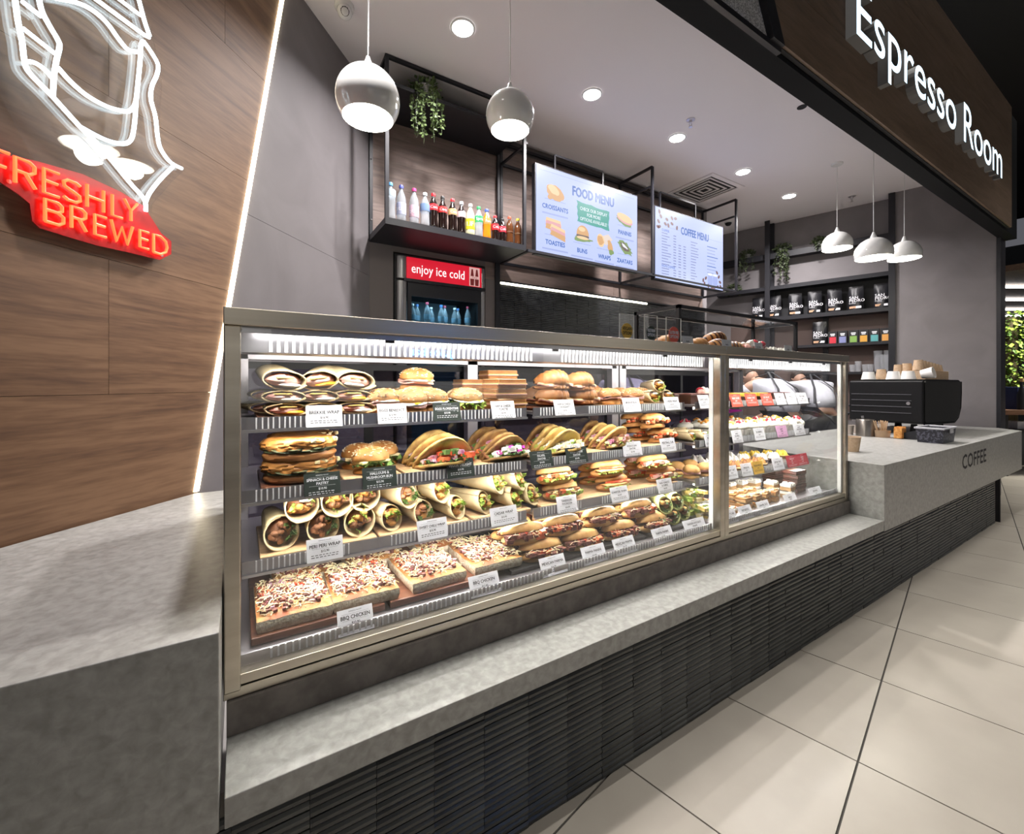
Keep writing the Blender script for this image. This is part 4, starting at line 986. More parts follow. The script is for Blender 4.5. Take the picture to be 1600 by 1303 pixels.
OUT = []
def SP(u, k, d=.07, dz=0.0):
    # point on shelf k (3 = deck) under picture column u, d metres behind the price rail
    y = (YS if k < 3 else YG + .05) + d; p = at(u, 600, Y=y)
    if p.x > 2.90 or 1.68 < p.x < 1.88: OUT.append((u, k, d, round(p.x, 2)))
    return V((p.x, y, (ZS[k] if k < 3 else ZD - .012) + dz))
def lettuce(mb, path, w, m=0, amp=.007, seed=0, n=26):
    # frilly leaf ribbon along a polyline
    R = random.Random(seed); P = [V(p) for p in path]; vs = []
    for i in range(n):
        f = i / (n - 1) * (len(P) - 1); a = min(len(P) - 2, int(f)); p = P[a].lerp(P[a + 1], f - a); o = V((R.uniform(-amp, amp), R.uniform(-amp, amp), R.uniform(-amp, amp)))
        vs += [p + V((0, w * .5, 0)), p + V((0, 0, R.uniform(-.003, .003))) + o * .4, p + o + V((0, -w * .5, 0))]
    fs_ = []
    for i in range(n - 1):
        for q in (0, 1): fs_.append((i * 3 + q, i * 3 + 3 + q, i * 3 + 4 + q, i * 3 + q + 1))
    return mb.add(vs, fs_, m)
def scatter(mb, n, fn, size, mats_, R, stretch=1.0):
    for i in range(n):
        c = fn(R); s = size * R.uniform(.6, 1.3); mb.chunk(c, (s * stretch * R.uniform(.5, 1.2), s, s * .7), R.random() * 1e4, R.choice(mats_))
    return mb
def seeds(mb, rx, ry, rz, z0, n, R, m=0, lo=.25):
    for i in range(n):
        a = R.uniform(0, 2 * pi); ph = math.asin(R.uniform(lo, 1)); c = V((rx * cos(ph) * cos(a), ry * cos(ph) * sin(a), z0 + rz * sin(ph))); mb.chunk(c, (.0028, .0018, .0015), R.random() * 1e4, m)
    return mb

# ---- builders: each returns an Empty with its parts; copies share the meshes
def B_flatwrap(seed=0, rz=.0165, rx=.052):
    # flattened tortilla roll, open at the front, ham, egg and cheese inside
    t = thing('breakfast_wrap', '', 'wrap'); R = random.Random(seed)
    L = .19; n = 30; vs = []; fs_ = []; rings = 8
    for j in range(rings):
        f = j / (rings - 1); k = 1 - .12 * f
        for i in range(n + 1):
            a = -pi * .35 + 2.25 * pi * i / n; g = 1 + .07 * (i / n)
            y = L * f - .012 * cos(a) * (1 - f) * .8 - (.012 if i > n - 4 else 0) * (1 - f)
            vs.append((rx * k * g * cos(a) + .003 * NZ.noise(V((a, f * 3, seed))), y, rz + rz * k * g * sin(a) * (1 + .1 * NZ.noise(V((a * 2, f, seed))))))
    for j in range(rings - 1):
        for i in range(n): fs_.append((j * (n + 1) + i, (j + 1) * (n + 1) + i, (j + 1) * (n + 1) + i + 1, j * (n + 1) + i + 1))
    mb = MB(); mb.add(vs, fs_); o = mb.build('tortilla', TORM, t, True, angle=80)
    md = o.modifiers.new('thick', 'SOLIDIFY'); md.thickness = .0035; md.offset = -1
    mb = MB()
    mb.blob((0, .020, rz * .9), (rx * .84, .030, rz * .72), 16, 8, .2, 2.5, seed, 0); mb.build('ham_filling', HAMM, t, True)
    MB().box(-.022, .020, -.014, .04, rz + .004, rz + .0075).build('cheese_slice', CHEE, t, rot=(rad(-10), 0, rad(R.uniform(-20, 20))))
    MB().blob((R.uniform(-.01, .02), .002, rz * .55), (.030, .018, .006), 12, 6, .2, 2, seed + 3).build('egg', R.choice([EGGW, EGGY]), t, True)
    return t
def B_cone(seed=0, r=.036, L=.19, filling='chicken', tort=None, rz=None):
    # wrap rolled as a cone, filling showing in the mouth at -y
    t = thing('filled_wrap', '', 'wrap'); R = random.Random(seed); rz = rz or r * .92
    n = 30; rings = 9; vs = []; fs_ = []; st = R.uniform(-.4, .4)
    for j in range(rings):
        f = j / (rings - 1); k = 1 - .45 * f ** 1.2
        for i in range(n + 1):
            a = pi * .5 + st + 2.3 * pi * i / n; g = 1 + .10 * (i / n)
            y = L * f + (.020 * sin(a + .6) * (1 - f))
            vs.append((r * k * g * cos(a), y, rz + rz * k * g * sin(a) * (1 + .06 * NZ.noise(V((a * 2, f * 2, seed))))))
    for j in range(rings - 1):
        for i in range(n): fs_.append((j * (n + 1) + i, (j + 1) * (n + 1) + i, (j + 1) * (n + 1) + i + 1, j * (n + 1) + i + 1))
    mb = MB(); mb.add(vs, fs_); o = mb.build('tortilla', tort or TORM, t, True, angle=80)
    md = o.modifiers.new('thick', 'SOLIDIFY'); md.thickness = .0028; md.offset = -1
    MB().blob((0, .045, rz), (r * .80, .035, rz * .80), 14, 8, .2, 2, seed).build('filling_core', CHKB, t, True)
    mb = MB(); mm = [CHKN, CHKB, CHEW]
    for i in range(9):
        a = R.uniform(0, 2 * pi); q = R.uniform(.1, .62); mb.blob((r * q * cos(a), R.uniform(.0, .02), rz + rz * q * sin(a)), (R.uniform(.008, .013), R.uniform(.009, .014), R.uniform(.006, .010)), 8, 6, .3, 2, seed * 7 + i, R.choice((0, 0, 0, 1) if filling != 'dark' else (0, 1, 1)))
    mb.build('chicken', mm, t, True)
    mb = MB()
    for i in range(5):
        a = R.uniform(0, 2 * pi); p0 = V((r * .55 * cos(a), .005, rz + rz * .55 * sin(a))); b = a + R.uniform(.5, 1.2); p1 = V((r * .72 * cos(b), -.006, rz + rz * .72 * sin(b)))
        lettuce(mb, [p0, (p0 + p1) / 2 + V((0, -.008, 0)), p1], .014, 0, .006, seed * 11 + i, 12)
    mb.build('lettuce', LETT if filling != 'dark' else DKGR, t, True, angle=80)
    if filling == 'sauce': MB().blob((r * .2, .0, rz + rz * .45), (r * .42, .014, rz * .22), 12, 7, .2, 2, seed).build('sauce', EGGW, t, True)
    return t
def B_bun(seed=0, r=(.052, .048, .030), top=None, bottom=None, fill='ham', seeds_=True, tilt=0):
    t = thing('filled_bun', '', 'bun'); R = random.Random(seed); top = top or BRED; rx, ry, rz = r
    MB().blob((0, 0, .006), (rx * .97, ry * .97, .018), 24, 10, .05, 1.2, seed, 0, None, -.33, .8).build('bun_base', bottom or top, t, True)
    zf = .024
    mb = MB()
    if fill in ('ham', 'eggham'):
        for k in range(2):
            pl = [(rx * (1.02 + .06 * sin(5 * a_ + k)) * cos(a_), ry * (1.02 + .06 * sin(4 * a_)) * sin(a_), zf + k * .005 + .004 * sin(3 * a_ + seed + k)) for a_ in [2 * pi * i / 28 for i in range(28)]]
            mb.add(pl + [(x, y, z + .003) for x, y, z in pl], [tuple(range(28)), tuple(range(28, 56))] + [(i, (i + 1) % 28, 28 + (i + 1) % 28, 28 + i) for i in range(28)])
        mb.build('ham', HAMM, t)
    if fill in ('eggham', 'egg'):
        mb = MB(); mb.blob((0, -.008, zf + .008), (rx * .95, ry * .95, .008), 18, 6, .18, 1.6, seed); mb.build('egg', EGGW, t, True)
        MB().blob((.01, -ry * .75, zf + .01), (.02, .014, .006), 10, 6, .1, 1, seed).build('egg_yolk', EGGY, t, True)
    if fill in ('salad', 'egg'):
        mb = MB(); pts = [(rx * 1.03 * cos(a_), ry * 1.03 * sin(a_), zf) for a_ in [pi * 1.05 + pi * .9 * i / 8 for i in range(9)]]; lettuce(mb, pts, .02, 0, .011, seed, 40); mb.build('salad', DKGR if fill == 'salad' else LETT, t, True, angle=80)
    if fill == 'salad': MB().box(-rx * .8, rx * .8, -ry * .85, ry * .8, zf + .001, zf + .010).build('halloumi', CHEW, t, bevel=.003)
    if fill == 'meat':
        mb = MB(); scatter(mb, 40, lambda R_: (R_.uniform(-.9, .9) * rx, -ry * R_.uniform(.45, 1.0), zf + R_.uniform(-.003, .012)), .007, (0, 0, 1, 2), R); mb.build('meatball_filling', [TOMA, CHKB, CHEW], t)
    zt = zf + (.014 if fill in ('salad', 'meat', 'eggham', 'egg') else .011)
    T = M.Translation((0, 0, zt)) @ M.Rotation(rad(tilt), 4, 'X')
    mb = MB(); mb.blob((0, 0, 0), (rx, ry, rz), 26, 14, .06, 1.3, seed + 5, 0, T, -.12, .85); o = mb.build('bun_top', top, t, True)
    if seeds_:
        mb = MB(); seeds(mb, rx * 1.0, ry * 1.0, rz * 1.0, 0, 90, R, 0); mb.add([], []); s = mb.build('seeds', [SEED, POPP], o); s.matrix_local = T; stuff(s)
    return t
def B_toast(seed=0, k=1):
    t = thing('toasted_sandwich', '', 'sandwich'); R = random.Random(seed); a, b = .058, .052
    def slice_(z, m, nm):
        mb = MB(); pl = []
        for (x, y) in ((-a, -b), (a, -b), (a, b), (-a, b)):
            for q in range(4):
                an = {(-a, -b): pi, (a, -b): 1.5 * pi, (a, b): 0, (-a, b): .5 * pi}[(x, y)] + pi / 2 * q / 3; pl.append((x - .008 * (1 if x > 0 else -1) + .008 * cos(an), y - .008 * (1 if y > 0 else -1) + .008 * sin(an)))
        mb.prism(pl, z, z + .013, 0); mb.m[1] = 1; mb.m[0] = 1; mb.build(nm, [BREB, m], t, bevel=.002)
    slice_(0, TOASTC, 'bread_slice')
    mb = MB(); mb.prism([(-a * 1.02, -b * 1.05), (a * .98, -b * 1.1), (a * 1.03, b), (-a, b)], .013, .0165); mb.build('ham', HAMM, t); MB().box(-a * .98, a, -b * 1.02, b, .0165, .019).build('cheese', CHEE, t)
    slice_(.019, TOASTC, 'bread_slice')
    return t
def B_croissant(seed=0, ham=True, stripe=None, name='croissant', cat='croissant'):
    t = thing(name, '', cat); n = 44; m_ = 14
    def half(z0, zs, nm, mts):
        vs = []; fs_ = []; mi = []
        for i in range(n + 1):
            f = i / n * 2 - 1; rad_ = .034 * (1 - abs(f) ** 2.2) ** .75 + .006; seg = abs(((f * 3.5 + 10) % 1) - .5) * 2; rad_ *= 1 + .13 * (1 - seg) ** .6 * 1.0 - .05
            c = V((f * .075, .028 * f * f, rad_ * .0))
            for j in range(m_):
                a = 2 * pi * j / m_; z = sin(a); vs.append((c.x, c.y + rad_ * 1.1 * cos(a), z0 + rad_ * (z if z > 0 else z * .35) * zs))
        for i in range(n):
            for j in range(m_): fs_.append((i * m_ + j, i * m_ + (j + 1) % m_, (i + 1) * m_ + (j + 1) % m_, (i + 1) * m_ + j))
        mb = MB(); mb.add(vs, fs_)
        if len(mts) > 1: mb.m = [1 if int((k // m_) / n * 17) % 2 == 0 else 0 for k in range(len(fs_))]
        return mb.build(nm, mts, t, True, angle=70)
    if ham:
        half(.010, .6, 'croissant_base', [BREB]); mb = MB()
        for k in range(2):
            pl = [(.074 * cos(q), .040 * sin(q) * (1.0 + .1 * sin(q * 5 + k)), .020 + .004 * k + .004 * sin(4 * q + seed)) for q in [2 * pi * i / 30 for i in range(30)]]
            mb.add(pl + [(x, y, z + .003) for x, y, z in pl], [tuple(range(30)), tuple(range(30, 60))] + [(i, (i + 1) % 30, 30 + (i + 1) % 30, 30 + i) for i in range(30)], k)
        mb.build('ham_and_cheese', [HAMM, CHEW], t); half(.030, 1.15, 'croissant_top', [BREB])
    else: half(.014, 1.2, 'dough', [BRED, CHOC] if stripe else [BRED])
    return t
def B_roll(seed=0, L=.095, r=.034, bread=None, fill='bbq', h=1.0):
    # long roll split along the side, filling towards -y
    t = thing('filled_roll', '', 'roll'); R = random.Random(seed); bread = bread or BREP
    MB().blob((0, 0, .012), (L, r * 1.05, .017), 26, 10, .05, 1.5, seed, 0, None, -.65, .55).build('roll_base', bread, t, True)
    mb = MB(); rng = lambda R_: (R_.uniform(-.86, .86) * L, -r * R_.uniform(.35, 1.0), .025 + R_.uniform(-.005, .010))
    if fill == 'bbq': scatter(mb, 46, rng, .0085, (0, 0, 1), R, 1.4); mts = [BBQ, TOMA]; nm = 'pulled_meat'
    elif fill == 'salad': scatter(mb, 30, rng, .009, (0, 0, 1, 2), R, 1.4); mts = [HAMM, TOMA, CHEW]; nm = 'ham_and_tomato'
    elif fill == 'schnitzel':
        mb.blob((0, -r * .45, .027), (L * .88, r * .75, .009), 18, 7, .2, 2, seed, 0); mb.blob((.01, -r * .55, .036), (L * .8, r * .55, .006), 16, 6, .25, 2, seed + 2, 1); mts = [CHKN, TOMA]; nm = 'schnitzel'
    else: scatter(mb, 60, rng, .0075, (0, 1, 2, 3), R, 1.3); mts = [CHKB, TOMA, LETT, CHEW]; nm = 'salad_filling'
    mb.build(nm, mts, t)
    if fill in ('bbq', 'tandoori'):
        mb = MB()
        for i in range(34):
            c = V(rng(R)) + V((0, -.004, .005)); d = V((R.uniform(-1, 1), R.uniform(-.4, .3), R.uniform(-.4, .4))).normalized() * R.uniform(.006, .012); mb.tube([c - d, c + d], .0012, 4)
        stuff(mb.build('cheese_shreds', CHEW, t))
    if fill in ('schnitzel', 'salad', 'tandoori'):
        mb = MB(); lettuce(mb, [(-L * .8, -r * .85, .020), (0, -r * 1.12, .020), (L * .8, -r * .85, .020)], .016, 0, .007, seed, 36); mb.build('lettuce', LETT, t, True, angle=80)
    T = M.Translation((0, .006, .036)) @ M.Rotation(rad(-16), 4, 'X')
    mb = MB(); mb.blob((0, 0, 0), (L * .99, r * .98, .026 * h), 28, 12, .06, 1.6, seed + 4, 0, T, -.12, .6); mb.build('roll_top', bread, t, True)
    return t
def B_fold(seed=0, bread=None, fill='veg', R0=.092):
    # round flatbread folded over its filling, mouth towards -y, standing tilted back
    t = thing('folded_flatbread', '', 'flatbread'); R = random.Random(seed); bread = bread or FLAT
    def leaf(ang, nm, bulge):
        n, m_ = 22, 7; vs = []; fs_ = []
        for j in range(m_ + 1):
            f = j / m_
            for i in range(n + 1):
                a = pi + pi * i / n; x = R0 * f * cos(a) * 1.08; y = R0 * f * sin(a)
                zz_ = bulge * (1 - (1 - f) ** 2) * abs(sin(a)) + .004 * NZ.noise(V((x * 40, y * 40, seed)))
                yy = y * cos(ang) - zz_ * sin(ang); z2 = -y * sin(ang) + zz_ * cos(ang); k_ = 1 + .10 * f * NZ.noise(V((a * 1.3, ang * 3, seed * 2.3))); vs.append((x * k_, yy * k_, z2 * k_))
        for j in range(m_):
            for i in range(n): fs_.append((j * (n + 1) + i, (j + 1) * (n + 1) + i, (j + 1) * (n + 1) + i + 1, j * (n + 1) + i + 1))
        mb = MB(); mb.add(vs, fs_, 0, M.Translation((0, .03, .006))); o = mb.build(nm, bread, t, True, angle=80); md = o.modifiers.new('thick', 'SOLIDIFY'); md.thickness = .0085; md.offset = 0
    leaf(rad(4), 'lower_leaf', -.002); leaf(rad(47), 'upper_leaf', .010)
    mb = MB(); mts = {'veg': [TOMA, ONIO, DKGR, CHKN], 'falafel': [CHKB, EGGW, DKGR, PINK], 'cheese': [CHEW, EGGW, LETT, CHEW], 'meat': [CHKB, ONIO, CHEW, BBQ]}[fill]
    def rng(R_):
        a = pi + pi * R_.uniform(.08, .92); q = R_.uniform(.55, .97) * R0; el = R_.uniform(.06, .62) * (1 if q < .8 * R0 else .8); return (q * cos(a) * 1.05, .03 + q * sin(a) * cos(el), .008 + q * abs(sin(a)) * sin(el) * .9)
    scatter(mb, 130, rng, .0088, (0, 0, 1, 1, 2) if fill != 'falafel' else (0, 0, 1, 1, 1, 2, 2, 3), R, 1.1); mb.build('filling', mts, t)
    mb = MB(); pts = [(R0 * .98 * cos(a), .03 + R0 * .95 * sin(a), .016) for a in [pi + pi * q / 10 for q in range(1, 10)]]; lettuce(mb, pts, .016, 0, .008, seed, 44)
    if fill != 'cheese': mb.build('salad_leaves', DKGR if fill != 'meat' else LETT, t, True, angle=80)
    return t
def B_slab(seed=0, a=.088, b=.115, hh=.042):
    # focaccia slab with a shredded topping
    t = thing('focaccia_slice', '', 'focaccia'); R = random.Random(seed); mb = MB(); nx, ny = 14, 16
    def hz(x, y): return hh * (1 - .25 * max(abs(x) ** 6, abs(y) ** 6)) + .004 * NZ.noise(V((x * 3, y * 3, seed)))
    vs = []; fs_ = []
    for j in range(ny + 1):
        for i in range(nx + 1):
            x, y = i / nx * 2 - 1, j / ny * 2 - 1; vs.append((x * a, y * b, hz(x, y)))
    for j in range(ny):
        for i in range(nx): fs_.append((j * (nx + 1) + i, j * (nx + 1) + i + 1, (j + 1) * (nx + 1) + i + 1, (j + 1) * (nx + 1) + i))
    mb.add(vs, fs_); mb.build('crust_top', mat('sauced crust', (.45, .10, .025), .5, 0, (.62, .32, .10), 16, (.35, .62), 6), t, True, angle=80)
    mb = MB(); per = [(i, 0) for i in range(nx)] + [(nx, j) for j in range(ny)] + [(nx - i, ny) for i in range(nx)] + [(0, ny - j) for j in range(ny)]
    vs = []; K = 5
    for k in range(K):
        for (i, j) in per:
            x, y = i / nx * 2 - 1, j / ny * 2 - 1; f = k / (K - 1); bul = 1 + .015 * sin(f * pi) + .012 * NZ.noise(V((x * 9, y * 9, f * 4 + seed))) - .04 * (1 - f) ** 3; vs.append((x * a * bul, y * b * bul, hz(x, y) * f))
    n = len(per); mb.add(vs, [(k * n + i, k * n + (i + 1) % n, (k + 1) * n + (i + 1) % n, (k + 1) * n + i) for k in range(K - 1) for i in range(n)]); mb.build('crumb_side', CRUMB, t, True, angle=60)
    mb = MB()
    for i in range(430):
        x, y = R.uniform(-.93, .93), R.uniform(-.93, .95); c = V((x * a, y * b, hz(x, y) + R.uniform(.001, .011))); an = R.uniform(0, pi); d = V((cos(an), sin(an), R.uniform(-.35, .35))) * R.uniform(.004, .011); mb.tube([c - d, c + V((0, 0, .002)), c + d], R.uniform(.0010, .0018), 4, 0)
    stuff(mb.build('grated_cheese', CHEW, t))
    mb = MB()
    for i in range(230):
        x, y = R.uniform(-.9, .9), R.uniform(-.85, .5 if i % 2 else .9); m_ = R.choice((0, 0, 0, 0, 0, 1)) if (y < .1) else R.choice((0, 0, 1, 2)); mb.chunk((x * a, y * b, hz(x, y) + .004), (R.uniform(.003, .008), R.uniform(.003, .006), .004), R.random() * 1e4, m_)
    stuff(mb.build('topping_pieces', [BBQ, ONIO, TOMA], t))
    return t
def B_pastry(seed=0):
    t = thing('spinach_pastry', '', 'pastry'); a, b = .084, .07
    for k in range(1):
        MB().blob((0, 0, .013), (a, b, .014), 32, 10, .06, 2, seed, 0, None, -.85, .2).build('pastry_base', BREB, t, True)
        MB().blob((0, -.003, .027), (a * .97, b * .99, .008), 28, 8, .22, 5, seed, 0, None, None, .35).build('spinach_filling', SPIN, t, True)
        MB().blob((0, .002, .036), (a * 1.02, b * 1.0, .021), 40, 16, .12, 3.5, seed + 2, 0, None, -.45, .20).build('pastry_top', mat('crisp pastry crust', (.32, .11, .02), .4, 0, (.58, .27, .07), 24, (.3, .7), 8, bump=.5, bscale=70), t, True)
        mb = MB(); R = random.Random(seed); scatter(mb, 26, lambda R_: (R_.uniform(.2, .95) * a, R_.uniform(-.9, .6) * b, .050 + R_.uniform(-.003, .002)), .006, (0,), R); mb.build('flaky_bits', CHEW, t)
    return t

RECS = []; BH = .012; BD = .020
def put(proto, u, k, d, dz=0, rz=0, label='', group=None, rx=0, ry=0, name=None, pos=None):
    s_ = 1.0 if pos else {'filled_wrap': 1.12, 'folded_flatbread': 1.14, 'filled_roll': 1.07, 'filled_bun': 1.10, 'spinach_pastry': 1.14, 'croissant': 1.10, 'toasted_sandwich': 1.08, 'breakfast_wrap': 1.05}.get(proto.name.split('.')[0], 1.0)
    b0 = (BD if k == 3 and proto.name.startswith('foc') else .014 if k == 3 else BH)
    p = pos or SP(u, k, d, b0 + (dz - b0) * s_ if dz > b0 else dz)
    r = dup(proto, p, (rad(rx), rad(ry), rad(rz)), label, group); r.scale = (s_, s_, s_)
    if name: r.name = name
    return r
PROTO = []
def proto(o): PROTO.append(o); return o

# boards and trays
def board(u0, u1, k, d0, d1, m, label, th=.012, name='serving_board'):
    a, b = SP(u0, k, d0), SP(u1, k, d0); w = b.x - a.x; t = MB().box(0, w, 0, d1 - d0, 0.0005, th).build(name, m, None, bevel=.003, loc=a); tag(t, label, 'board'); return th
BH = .012
board(402, 560, 0, .02, .30, BOARDD, 'dark board under the breakfast wraps'); board(568, 745, 0, .02, .30, BOARD, 'pale wooden board under the seeded egg buns'); board(750, 812, 0, .02, .30, BOARDD, 'dark board under the ham and cheese toasties')
board(840, 935, 0, .02, .30, BOARDD, 'dark board under the ham croissants'); board(938, 1060, 0, .02, .30, BOARD, 'pale wooden board under the breakfast buns and egg wraps')
board(408, 535, 1, .02, .32, BOARDD, 'dark board under the spinach pastries'); board(538, 628, 1, .02, .32, BOARD, 'pale wooden board under the halloumi buns'); board(634, 815, 1, .02, .32, BOARD, 'pale wooden board under the veggie and falafel flatbreads')
board(838, 975, 1, .02, .32, BOARD, 'pale wooden board under the cheese flatbreads'); board(978, 1062, 1, .02, .32, BOARD, 'pale wooden board under the meatball rolls')
board(406, 590, 2, .02, .32, BOARD, 'pale wooden board under the peri chicken wraps'); board(594, 735, 2, .02, .32, BOARD, 'pale wooden board under the sweet chilli wraps'); board(740, 830, 2, .02, .32, BOARD, 'pale wooden board under the caesar wraps')
board(846, 1060, 2, .02, .32, BOARD, 'long pale wooden board under the filled paninis and focaccia')
BD = .020
board(392, 602, 3, .05, .46, BOARDD, 'reddish wooden board under two focaccia slices by the case end', BD); board(610, 778, 3, .05, .46, BOARDD, 'reddish wooden board under two focaccia slices beside the paninis', BD)
board(800, 1010, 3, .05, .44, BLACKM, 'black tray under the stacked parma paninis', .014); board(1016, 1072, 3, .05, .44, BLACKM, 'black tray under the green spinach wraps', .014)

# --- top shelf
fw = [proto(B_flatwrap(i)) for i in range(3)]; fwt = [proto(B_flatwrap(i + 5, .026, .050)) for i in range(3)]
for ci, u in enumerate((446, 500, 553)):
    for lv in range(2): put(fw[(ci + lv) % 3], u + (4, -2)[lv], 0, .055 + .008 * lv, BH + .034 * lv, RN.uniform(-12, 12), ('flattened breakfast wrap at the bottom of a stack on the top shelf', 'flattened breakfast wrap in the middle of a stack on the top shelf')[lv], ('bottom breakfast wraps', 'middle breakfast wraps')[lv])
    put(fwt[ci], u + (-2, 0, 3)[ci], 0, .07, BH + .068, (6, -14, 10)[ci], 'plump breakfast wrap with ham and cheese lying on top of its stack', 'top breakfast wraps', 8, (4, -6, 5)[ci])
put(fw[0], 424, 0, .20, BH, 10, 'breakfast wrap lying behind the stacks near the case end', None); put(fw[1], 426, 0, .20, BH + .036, 4, 'breakfast wrap on top of another behind the stacks', None)
bs = [proto(B_bun(i, (.054, .048, .030), BRED, None, 'eggham')) for i in range(2)]; bw_ = proto(B_bun(7, (.054, .045, .030), BREP, None, 'egg')); bb_ = [proto(B_bun(20 + i, (.046, .044, .030), BRED, None, 'ham')) for i in range(2)]
for i, (u, d, dz, rz, rx) in enumerate(((600, .08, 0, 10, 0), (640, .075, 0, -12, 12), (672, .085, 0, 8, 8), (628, .19, 0, 5, 0), (668, .20, 0, 20, 0), (650, .14, .062, 12, 6))):
    put(bs[i % 2], u, 0, d, BH + dz, rz, 'golden seeded bun with egg and ham on the pale top board', 'egg and ham buns', rx)
put(bw_, 728, 0, .075, BH, 8, 'pale seeded bun with egg and salad tilted open beside the toasties', None, 10); put(bw_, 722, 0, .18, BH, -20, 'pale seeded egg bun lying behind the tilted one', None)
ts = proto(B_toast(1))
for lv in range(3): put(ts, 788, 0, .085, BH + .033 * lv, (3, -4, 2)[lv], ('ham and cheese toastie at the bottom of the front stack', 'ham and cheese toastie in the middle of the front stack', 'pale topped ham and cheese toastie crowning the front stack')[lv])
for lv in range(4): put(ts, 778, 0, .215, BH + .033 * lv, (6, -3, 5, -8)[lv], 'ham and cheese toastie in the taller stack behind', 'rear toastie stack')
for lv in range(3): put(ts, 738, 0, .25, BH + .033 * lv, (-6, 3, -5)[lv], 'ham and cheese toastie in the short stack beside the tall rear one', 'short rear toastie stack')
cr = proto(B_croissant(1))
for i, (u, d, dz, rz) in enumerate(((868, .08, 0, 4), (912, .085, 0, -4), (868, .085, .055, -3), (908, .09, .05, 5), (846, .20, 0, 10), (888, .21, 0, -8), (925, .21, 0, 6), (868, .205, .055, 0))):
    put(cr, u, 0, d, BH + dz, rz, 'ham croissant in the pile on the top shelf', 'ham croissants')
for i, (u, d, dz, rz) in enumerate(((952, .08, 0, 5), (988, .08, 0, -8), (936, .18, 0, 12), (968, .18, 0, -5), (1000, .18, 0, 8))):
    put(bb_[i % 2], u, 0, d, BH + dz, rz, 'round seeded breakfast bun with ham next to the croissants', 'breakfast buns')
ew = proto(B_cone(41, .030, .16, 'sauce', None, .026))
for i, (u, d, dz, rz) in enumerate(((1022, .07, 0, -14), (1044, .075, 0, -20), (1030, .08, .045, -25))): put(ew, u, 0, d, BH + dz, rz, 'small egg wrap at the end of the top shelf', 'egg wraps on the top shelf')
# --- second shelf
sp = proto(B_pastry(2))
put(sp, 470, 1, .095, BH, 4, 'spinach and cheese pastry at the bottom of its pile'); put(sp, 469, 1, .095, BH + .052, -3, 'crisp golden spinach and cheese pastry on top of its pile'); put(sp, 468, 1, .235, BH, 0, 'spinach pastry lying behind the pile', None); put(sp, 472, 1, .235, BH + .052, 6, 'spinach pastry lying on top of the one behind the pile', None)
hb = proto(B_bun(31, (.052, .048, .034), BRED, None, 'salad'))
put(hb, 580, 1, .085, BH, 10, 'seeded halloumi bun with leafy salad at the front of its board', None, -6); put(hb, 562, 1, .19, BH, -10, 'halloumi bun behind the front one', None); put(hb, 596, 1, .21, BH, 14, 'halloumi bun in the back corner of its board', None)
vf = proto(B_fold(1, FLAT, 'veg')); ff = proto(B_fold(2, FLATD, 'falafel', .084)); cf = proto(B_fold(3, FLAT, 'cheese', .088)); mf = proto(B_fold(4, FLAT, 'meat', .084)); df = proto(B_fold(5, FLATD, 'veg', .088))
for i, (u, d) in enumerate(((700, .055), (690, .105), (680, .155))): put(vf, u, 1, d, BH + .004 * i, 8 + 3 * i, ('veggie flatbread with red onion at the front of its row', 'veggie flatbread with tomato, second in its row', 'veggie flatbread at the back of its row')[i], None, -8 - 6 * i)
for i, (u, d) in enumerate(((796, .055), (790, .10), (776, .15), (762, .20))): put(ff if i < 2 else df, u, 1, d, BH + .004 * i, 12 + 4 * i, ('falafel flatbread with white sauce and pink petals in front', 'toasted falafel flatbread right behind the petal-topped one', 'toasted flatbread leaning third in the falafel row', 'toasted flatbread leaning last in the falafel row')[i], None, -10 - 5 * i)
for i, (u, d) in enumerate(((884, .06), (872, .105), (862, .15), (850, .20))): put(cf if i < 3 else df, u, 1, d, BH + .004 * i, 14 + 3 * i, 'white cheese flatbread leaning in its row' if i < 3 else 'dark toasted flatbread behind the white cheese ones', 'white cheese flatbreads' if i < 3 else None, -10 - 4 * i)
for i, (u, d) in enumerate(((962, .06), (948, .105), (936, .15), (926, .20))): put(mf if i < 3 else df, u, 1, d, BH + .004 * i, 16 + 3 * i, 'spiced meat flatbread leaning in its row' if i < 3 else 'dark toasted flatbread behind the spiced meat ones', 'spiced meat flatbreads' if i < 3 else None, -10 - 4 * i)
mr = proto(B_bun(51, (.060, .044, .026), BRED, None, 'meat', False))
for i, (u, d, dz) in enumerate(((1032, .075, 0), (1020, .085, .062), (1000, .17, 0), (990, .175, .062))): put(mr, u, 1, d, BH + dz, -6, ('meatball roll lying at the front of its board', 'meatball roll stacked on the front one', 'meatball roll lying behind', 'meatball roll stacked on the rear one')[i], None, -8)
# --- third shelf
pw_ = [proto(B_cone(60 + i, .040, .20, ('sauce', 'dark', 'chicken')[i])) for i in range(3)]; sw = [proto(B_cone(70 + i, .034, .20, ('chicken', 'dark')[i])) for i in range(2)]; cw = [proto(B_cone(80 + i, .035, .21, 'chicken')) for i in range(2)]
for i, (u, d, dz, rz, k) in enumerate(((440, .065, 0, 4, 1), (505, .065, 0, 2, 1), (472, .065, .060, 2, 0), (527, .065, .061, -2, 2), (562, .06, 0, -6, 2), (570, .085, .060, -8, 2))): put(pw_[k], u, 2, d, BH + dz, rz, 'peri chicken wrap in the pile beside the case end', 'peri chicken wraps')
for i, (u, d, dz, rz) in enumerate(((612, .06, 0, 10), (662, .06, 0, 8), (715, .055, 0, 14), (638, .062, .054, 16), (690, .062, .054, 14), (660, .15, .056, 20))): put(sw[i % 2], u, 2, d, BH + dz, rz, 'sweet chilli chicken wrap in the pile in the middle of the third shelf', 'sweet chilli wraps')
